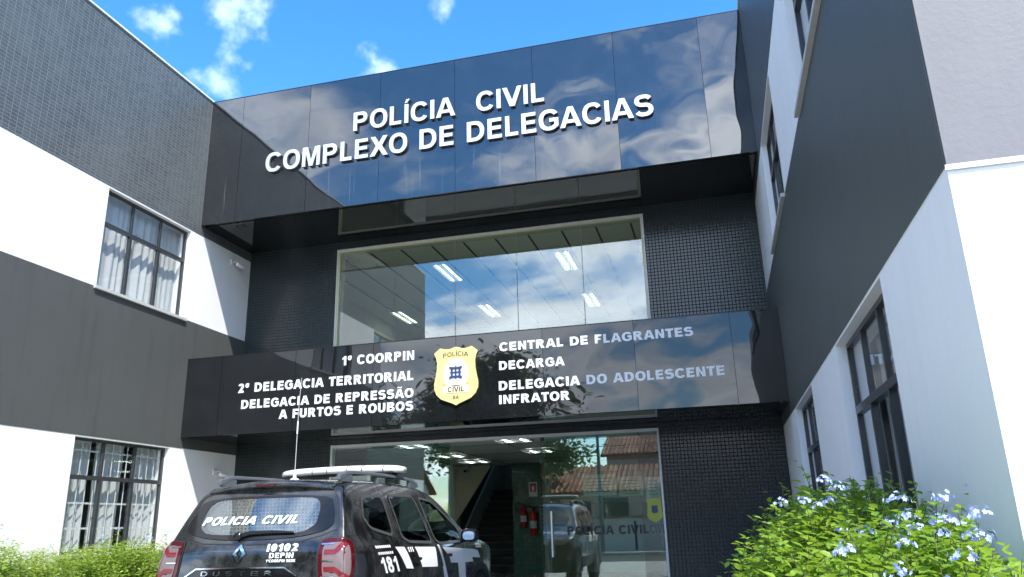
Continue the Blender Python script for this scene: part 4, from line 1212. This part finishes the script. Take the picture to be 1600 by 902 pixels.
for s in (1, -1):
    vs = []; fs = []; mc = Vector((s * .985, 2.78, 1.085))
    prof = [(0, .72), (.02, .92), (.05, 1.0), (.09, .86), (.12, .5), (.13, .1)]
    n = 20
    for dy, k in prof:
        for i in range(n):
            t = 2 * math.pi * i / n; c, q = math.cos(t), math.sin(t)
            vs.append((mc.x + .105 * k * math.copysign(abs(c) ** .7, c), mc.y + dy, mc.z + .074 * k * math.copysign(abs(q) ** .7, q)))
    for i in range(len(prof) - 1):
        for k in range(n): fs.append((i * n + k, i * n + (k + 1) % n, (i + 1) * n + (k + 1) % n, (i + 1) * n + k))
    fs.append(tuple(range(n))[::-1]); fs.append(tuple((len(prof) - 1) * n + k for k in range(n)))
    mb = MB().add(vs, fs, True)
    mb.tube([(s * .80, 2.84, 1.03), (s * .86, 2.83, 1.03), (s * .92, 2.82, 1.045)], [.035, .03, .03], 10)
    wm = cpart(mb, 'wing_mirror', M['gloss_black'])
    vs = [(mc.x + .066 * math.copysign(abs(math.cos(t)) ** .7, math.cos(t)), mc.y - .004, mc.z + .045 * math.copysign(abs(math.sin(t)) ** .7, math.sin(t))) for t in [2 * math.pi * i / n for i in range(n)]]
    cpart(MB().add(vs, [tuple(range(n))[::-1]] if True else []), 'mirror_glass', M['mirror'], wm)
# wheels
for (yc, zc) in ARCH:
    for s in (1, -1):
        t_ = MB().lathe([(.20, -.10), (.29, -.11), (.335, -.09), (.345, 0), (.335, .09), (.29, .11), (.20, .10)], 36, (s * .79, yc, .345), 'x')
        w_ = cpart(t_, 'wheel', M['rubber'])
        r_ = MB().lathe([(.205, .02), (.21, .09), (.19, .095), (.17, .05), (.06, .045), (.05, .085), (.0, .09)] if s > 0 else [(.0, -.09), (.05, -.085), (.06, -.045), (.17, -.05), (.19, -.095), (.21, -.09), (.205, -.02)], 30, (s * .79, yc, .345), 'x')
        for k in range(5):
            an_ = 2 * math.pi * k / 5
            c, q = math.cos(an_), math.sin(an_)
            r_.tube([(s * .87, yc + .04 * c, .345 + .04 * q), (s * .872, yc + .19 * c, .345 + .19 * q)], [.035, .022], 6)
        cpart(r_, 'rim', M['cap_rim'], w_)
        ar = MB(); n = 22; vs = []; fs = []
        for i in range(n + 1):
            an_ = R(-8 + 196 * i / n); c, q = math.cos(an_), math.sin(an_)
            for rr_, xx in ((.368, .70), (.375, .905), (.43, .91), (.44, .885)): vs.append((s * xx, yc + rr_ * c, .345 + rr_ * q))
        for i in range(n):
            for k in range(3): fs.append((i * 4 + k, i * 4 + k + 1, i * 4 + 5 + k, i * 4 + 4 + k))
        cpart(ar.add(vs, fs, True), 'wheel_arch', M['cladding'])
# front: lamps and grille
for s in (1, -1):
    hl_ = [(s * .80, .80), (s * .80, .93), (s * .52, .90), (s * .50, .80)]
    cpart(drape(*tess([chaikin(hl_)]), 'front', .01), 'headlight', M['lamp_white'])
cpart(drape(*tess([[(-.46, .79), (-.46, .89), (.46, .89), (.46, .79)]]), 'front', .008), 'grille', M['chrome'])
# interior
mb = MB(); mb.box(-.74, .74, .35, 3.1, .42, .48); cpart(mb, 'cabin_floor', M['seat'])
cpart(MB().box(-.70, .70, 2.72, 3.08, .80, .99), 'dashboard', M['seat'], bevel=.03)
def seat(x, y, w, parts=1):
    mb = MB()
    mb.prism([(y, .50), (y + .48, .54), (y + .50, .64), (y + .02, .62)], lambda u, v, d: (d, u, v), x - w, x + w)
    mb.prism([(y - .02, .60), (y + .10, .60), (y - .06, 1.14), (y - .16, 1.14)], lambda u, v, d: (d, u, v), x - w, x + w)
    so = cpart(mb, 'seat', M['seat'], bevel=.03)
    for i in range(parts):
        xx = x + (i - (parts - 1) / 2) * .5
        mb = MB().prism([(y - .15, 1.17), (y - .07, 1.17), (y - .10, 1.34), (y - .17, 1.34)], lambda u, v, d: (d, u, v), xx - .12, xx + .12)
        cpart(mb, 'headrest', M['seat'], so, .03)
seat(-.37, 1.95, .25); seat(.37, 1.95, .25); seat(0, 1.05, .62, 2)
sw = MB(); sw.tube([(-.37 + .18 * math.cos(t), 2.62 + .07 * math.sin(t), 1.0 + .17 * math.sin(t)) for t in [i * math.pi / 12 for i in range(25)]], .015, 8, cap=False)
sw.tube([(-.37, 2.75, .95), (-.37, 2.62, 1.0)], .03, 8); sw.tube([(-.54, 2.62, 1.0), (-.20, 2.62, 1.0)], .014, 6)
cpart(sw, 'steering_wheel', M['rubber'])
cpart(MB().box(-.13, .13, 2.42, 2.45, 1.40, 1.47), 'rear_view_mirror', M['rubber'], bevel=.01)
gr = MB()
y_, z0_, z1_ = .60, 1.05, 1.46
for i in range(34): 
    x = -.58 + 1.16 * i / 33; gr.box(x - .004, x + .004, y_ - .003, y_ + .003, z0_, z1_)
for i in range(15):
    z = z0_ + (z1_ - z0_) * i / 14; gr.box(-.585, .585, y_ + .0035, y_ + .008, z - .004, z + .004)
cpart(gr, 'cargo_guard', M['grey_bar'])
cpart(MB().box(-.62, .62, .25, .98, .98, 1.03), 'parcel_shelf', M['seat'])

# ------------------------------------------------------------------ shrubs
def leaf_mat(name, c1, c2, c3, tr=.45):
    a = Mat(name); rid = a.n('ShaderNodeNewGeometry').outputs['Random Per Island']
    c = a.mix(a.ramp(rid, 0, 0, 1, 1), c1, c2)
    c = a.mix(a.ramp(a.noise(a.pos(), 2.6, 3), .45, 0, .65, 1), c, c3)
    d = a.n('ShaderNodeBsdfPrincipled', {'Base Color': c, 'Roughness': .42})
    t = a.n('ShaderNodeBsdfTranslucent', {'Color': a.mix(.5, c, (.38, .52, .03))})
    return a.done(a.n('ShaderNodeMixShader', {0: tr, 1: d, 2: t}))
M['leaf'] = leaf_mat('bright_shrub_leaves', (.20, .37, .035), (.36, .50, .07), (.16, .32, .035))
M['leaf_hedge'] = leaf_mat('hedge_leaves', (.28, .44, .07), (.46, .58, .13), (.18, .32, .05))
M['leaf_tree'] = leaf_mat('tree_leaves', (.035, .085, .02), (.07, .13, .03), (.04, .07, .02), .3)
M['petal'] = plain('pale_blue_petal', (.42, .50, .84), .6, .12, 30)
M['twig'] = plain('green_brown_twig', (.10, .10, .04), .8, .3)
M['bark'] = plain('grey_bark', (.13, .10, .07), .9, .35, 12, .6, 25)

def add_leaf(mb, p, d, up, L, w):
    """folded pointed leaf: base p, direction d, roughly facing up"""
    d = d.normalized(); s = d.cross(up)
    if s.length < 1e-4: s = d.cross(Vector((1, 0, 0)))
    s.normalize(); n = s.cross(d).normalized()
    o = len(mb.v)
    q = [p, p + d * L * .38 + s * w + n * w * .22, p + d * L * .75 + s * w * .72 + n * w * .1, p + d * L - n * L * .08, p + d * L * .75 - s * w * .72 + n * w * .1, p + d * L * .38 - s * w + n * w * .25, p + d * L * .4 - n * w * .1]
    mb.v += [tuple(v) for v in q]
    for f in ((0, 6, 1), (1, 6, 3, 2), (6, 5, 4, 3), (0, 5, 6)):
        mb.f.append([i + o for i in f]); mb.sm.append(True)
def flower_cluster(mb, p, r_, q):
    for k in range(q.randint(11, 20)):
        d = Vector((q.gauss(0, 1), q.gauss(0, 1), abs(q.gauss(0, .8)) + .2)).normalized()
        c = p + d * r_ * q.uniform(.5, 1); ax = (d + Vector((q.gauss(0, .3), q.gauss(0, .3), q.gauss(0, .3)))).normalized()
        t = ax.cross(Vector((.3, .5, .8))).normalized(); b = ax.cross(t)
        R_ = q.uniform(.008, .011); o = len(mb.v)
        mb.v.append(tuple(c)); ring = []
        for i in range(10):
            an = 2 * math.pi * i / 10; rr = R_ * (1.0 if i % 2 == 0 else .6)
            mb.v.append(tuple(c + (t * math.cos(an) + b * math.sin(an)) * rr + ax * R_ * .18))
        for i in range(10): mb.f.append([o, o + 1 + i, o + 1 + (i + 1) % 10]); mb.sm.append(False)
def shrub(root, q, n_stems, base_fn, top_fn, L, leafmat, n_flowers, per=34, fl_r=.04, side_out=.12):
    lf = MB(); tw = MB(); tips = []
    for k in range(n_stems):
        b = base_fn(q); t = top_fn(q, b)
        path = []
        out = Vector((q.gauss(0, side_out), q.gauss(0, side_out), 0))
        m_ = 9
        for i in range(m_ + 1):
            u = i / m_
            path.append(b.lerp(t, u) + out * math.sin(u * 2.6) * .8 + Vector((q.gauss(0, .008), q.gauss(0, .008), 0)))
        if k % 2 == 0: tw.tube(path, [.0045 * (1 - .7 * i / m_) for i in range(m_ + 1)], 4, cap=False)
        for j in range(per):
            u = .25 + .75 * (j + q.random()) / per
            i = min(m_ - 1, int(u * m_)); p = path[i].lerp(path[i + 1], u * m_ - i)
            ax = (path[i + 1] - path[i]).normalized()
            an = j * 2.4 + q.uniform(-.4, .4)
            sd = Vector((math.cos(an), math.sin(an), 0)); d = sd * q.uniform(.75, 1.1) + ax * q.uniform(.15, .65)
            l = L * q.uniform(.6, 1.15) * (1 - .35 * max(0, u - .8) / .2)
            add_leaf(lf, p + sd * .006, d, Vector((q.gauss(0, .25), q.gauss(0, .25), 1)), l, l * q.uniform(.25, .34))
        tips.append(path[-1])
    lf.build('foliage', leafmat, root)
    tw.build('stems', M['twig'], root)
    q.shuffle(tips); tips.sort(key=lambda p: -p.z + .35 * p.y * (p.x > -5) + q.uniform(0, .7))
    for p in tips[:n_flowers]:
        mb = MB(); flower_cluster(mb, p + Vector((0, 0, .01)), fl_r * q.uniform(.8, 1.3), q); mb.build('flower_cluster', M['petal'], root)
q1 = random.Random(21)
def env_r(x, y):
    """top of the right shrub"""
    z = (1.03 if y < 3.3 else min(1.22, 1.03 + .3 * (y - 3.3))) + .05 * math.sin(x * 5.1 + 1) * math.cos(y * 3.3) + .05 * math.sin(y * 9)
    e = max(0, (.42 - x) / .42); z -= .50 * e ** 1.5
    e = max(0, (2.75 - y) / .5); z -= .3 * e ** 1.5
    if x > .8 and y < 3.3: z -= .12
    return z
def shrub_zone(x0, x1, y0, y1, label, seed, stems, fl):
    q = random.Random(seed)
    r_ = thing('flowering_shrub', ((x0 + x1) / 2, (y0 + y1) / 2, -.075), label, 'shrub', 'flowering shrubs beside the right wing')
    def base(q): 
        return Vector((q.uniform(x0 + .15, x1 - .1), q.uniform(y0 + .2, y1 - .1), -.05))
    def top(q, b):
        x = q.uniform(x0, x1); y = q.uniform(y0, y1)
        z = env_r(x, y) * (q.uniform(.55, 1.0) if q.random() < .55 else q.uniform(.9, 1.03))
        if q.random() < .02 and x < .6: z += q.uniform(.04, .14)
        return Vector((x, y, z))
    shrub(r_, q, stems, base, top, .068, M['leaf'], fl)
shrub_zone(.06, .88, 2.45, 3.55, 'sunlit flowering shrub with pale blue blooms in the lower right foreground', 4, 900, 24)
shrub_zone(.08, .93, 3.4, 5.2, 'shaded green shrub with few blooms close under the right window', 5, 1150, 10)
q2 = random.Random(33)
def hedge_zone(y0, y1, label, seed, stems, fl):
    q = random.Random(seed)
    r_ = thing('flowering_hedge', (-7.75, (y0 + y1) / 2, -.075), label, 'hedge', 'low hedges along the left wing')
    def base(q): return Vector((q.uniform(-8.1, -7.4), q.uniform(y0 + .1, y1 - .1), -.05))
    def top(q, b):
        x = q.uniform(-8.22, -7.2); y = q.uniform(y0, y1)
        z = .97 + .06 * math.sin(y * 3.1 + x) + .05 * math.sin(y * 8.3)
        z *= q.uniform(.5, 1.0) if q.random() < .6 else q.uniform(.93, 1.04)
        if q.random() < .03: z += q.uniform(.05, .15)
        return Vector((x, y, z))
    shrub(r_, q, stems, base, top, .062, M['leaf_hedge'], fl, 30, .04)
hedge_zone(5.6, 8.0, 'bright low hedge with few blue flowers at the left picture edge', 11, 900, 7)
hedge_zone(7.9, 10.4, 'bright low hedge below barred window beside the black car', 12, 950, 6)
tag(MB().box(XL + .003, -7.15, 3.3, 10.7, -.2, -.05).build('planting_bed', M['soil']), kind='structure')
tag(MB().box(-.1, XR - .003, 2.3, 8.0, -.2, -.05).build('planting_bed', M['soil']), kind='structure')

# ------------------------------------------------------------------ across the street (seen mirrored in the glass)
M['peach'] = wall_paint('peach_wall_paint', (.68, .50, .40), .7, .3)
M['ochre'] = wall_paint('grey_render', (.55, .53, .49), .8, .4)
M['roof_tile'] = tile('clay_roof_tile', 'x', .22, (.26, .10, .06), (.40, .19, .11), (.10, .05, .035), .8, .1, .03, .35, .02)
def tiled_house(x0, x1, y0, y1, he, hr, mat, label, door=True):
    root = thing('street_house', ((x0 + x1) / 2, (y0 + y1) / 2, -.075), label, 'house')
    mb = MB(); mb.box(x0, x1, y0, y1, -.3, he)
    mb.prism([(y0, he), (y1, he), ((y0 + y1) / 2, hr - .08)], lambda u, v, d: (d, u, v), x0 + .01, x1 - .01)
    mb.build('wall', mat, root)
    ym = (y0 + y1) / 2; o = .45; rf = MB()
    k = (hr - he) / (ym - y0)
    for s, ye in ((1, y1 + o), (-1, y0 - o)):
        ze = he - k * o
        vs = [(x0 - .3, ye, ze), (x1 + .3, ye, ze), (x1 + .3, ym, hr), (x0 - .3, ym, hr)]
        vs += [(v[0], v[1], v[2] + .12) for v in vs]
        rf.add(vs, [(0, 1, 2, 3), (7, 6, 5, 4), (0, 4, 5, 1), (1, 5, 6, 2), (2, 6, 7, 3), (3, 7, 4, 0)])
        # barrel courses
        n = int((x1 - x0 + .6) / .24)
        for i in range(n):
            x = x0 - .3 + (i + .5) * (x1 - x0 + .6) / n
            rf.tube([(x, ye, ze + .13), (x, ym, hr + .13)], .075, 6)
    rf.build('roof', M['roof_tile'], root)
    yf = y1
    for i, x in enumerate([x0 + (x1 - x0) * .25, x0 + (x1 - x0) * .75]):
        w = MB(); w.box(x - .6, x + .6, yf - .02, yf + .03, 1.0, 2.2); f = w.build('window', M['frame'], root)
        MB().box(x - .55, x + .55, yf + .031, yf + .036, 1.05, 2.15).build('pane', M['glass_win'], f)
    if door:
        x = (x0 + x1) / 2; d = MB().box(x - .45, x + .45, yf - .02, yf + .04, -.07, 2.1).build('door', M['bark'], root)
    return root
tiled_house(-9.5, -3.2, -17.5, -11.9, 2.55, 3.7, M['peach'], 'peach house with clay tiled roof across the street')
tiled_house(-2.6, 4.5, -18.5, -12.2, 2.75, 3.8, M['ochre'], 'grey rendered house with clay tiled roof across the street')
tiled_house(-6.3, 3.5, -29, -21, 4.9, 6.5, M['ochre'], 'tall two storey gabled house farther along across the street')
tiled_house(-24, -16.5, -19, -12, 3.2, 5.4, M['white'], 'white house with clay tiled roof behind the street tree')
wl = thing('garden_wall', (0, -11.4, -.075), 'low rendered garden wall along the far pavement', 'wall')
MB().box(-16, 16, -11.5, -11.3, -.3, 1.3).build('wall', M['ochre'], wl)
MB().box(-16, 16, -11.56, -11.24, 1.3, 1.38).build('coping', M['roof_tile'], wl)
lp = thing('street_lamp', (-5.1, -9.6, -.075), 'grey street lamp on a tall pole beside the road', 'street lamp')
MB().tube([(-5.1, -9.6, -.1), (-5.1, -9.6, 5.2)], [.10, .06], 12).build('pole', M['rail'], lp)
MB().tube([(-5.1, -9.6, 5.1), (-5.2, -9.6, 5.28), (-5.6, -9.6, 5.3)], .035, 8).build('arm', M['rail'], lp)
MB().box(-6.15, -5.5, -9.72, -9.48, 5.25, 5.36).build('lamp_head', M['rail'], lp, .03)
ut = thing('utility_pole', (-12, -9.9, -.075), 'concrete utility pole carrying street cables', 'utility pole')
MB().tube([(-12, -9.9, -.1), (-12, -9.9, 5.7)], [.16, .10], 12).build('pole', M['concrete'], ut)
MB().box(-13, -11, -9.98, -9.9, 5.1, 5.2).build('crossarm', M['bark'], ut)
for i in range(3):
    z = 4.3 + i * .38
    pts = [(-30 + 60 * t / 20, -9.85 + .1 * i, z + .35 * ((t - 10) / 10) ** 2 - .35) for t in range(21)]
    o = MB().tube(pts, .013, 5).build('overhead_cable', M['rubber'])
    tag(o, ('lowest', 'middle', 'topmost')[i] + ' black overhead cable strung along the street', 'cable', 'overhead cables')
def tree(x, y, h, r_, label, seed, nl):
    q = random.Random(seed)
    root = thing('street_tree', (x, y, -.2), label, 'tree', 'trees across the street')
    tr = MB()
    top = Vector((x + q.uniform(-.3, .3), y, h * .55))
    tr.tube([(x, y, -.3), (x + .05, y, h * .2), tuple(top)], [.28, .20, .12], 10)
    cl = []
    for i in range(9):
        an = i * 2.4; e = q.uniform(.1, .8)
        tip = Vector((x + r_ * .7 * math.cos(an), y + r_ * .7 * math.sin(an), h * (.55 + .36 * e)))
        st_ = Vector((x, y, h * q.uniform(.3, .5)))
        tr.tube([tuple(st_), tuple(st_.lerp(tip, .5) + Vector((0, 0, .2))), tuple(tip)], [.09, .06, .02], 6)
        cl.append(tip)
    tr.build('trunk', M['bark'], root)
    for i in range(26):
        cl.append(Vector((x + q.gauss(0, r_ * .45), y + q.gauss(0, r_ * .45), h * .72 + q.gauss(0, h * .14))))
    lf = MB()
    for i in range(nl):
        c = q.choice(cl); p = c + Vector((q.gauss(0, .5), q.gauss(0, .5), q.gauss(0, .38)))
        d = Vector((q.gauss(0, 1), q.gauss(0, 1), q.gauss(-.2, .6)))
        l = q.uniform(.18, .34)
        add_leaf(lf, p, d, Vector((q.gauss(0, .4), q.gauss(0, .4), 1)), l, l * .3)
    lf.build('crown', M['leaf_tree'], root)
tree(-10.0, -10.2, 7.4, 3.2, 'broad dark green street tree left of the lamp', 2, 17000)
tree(-16.5, -10.4, 7.2, 2.8, 'smaller dark green street tree beside the utility pole', 3, 10000)
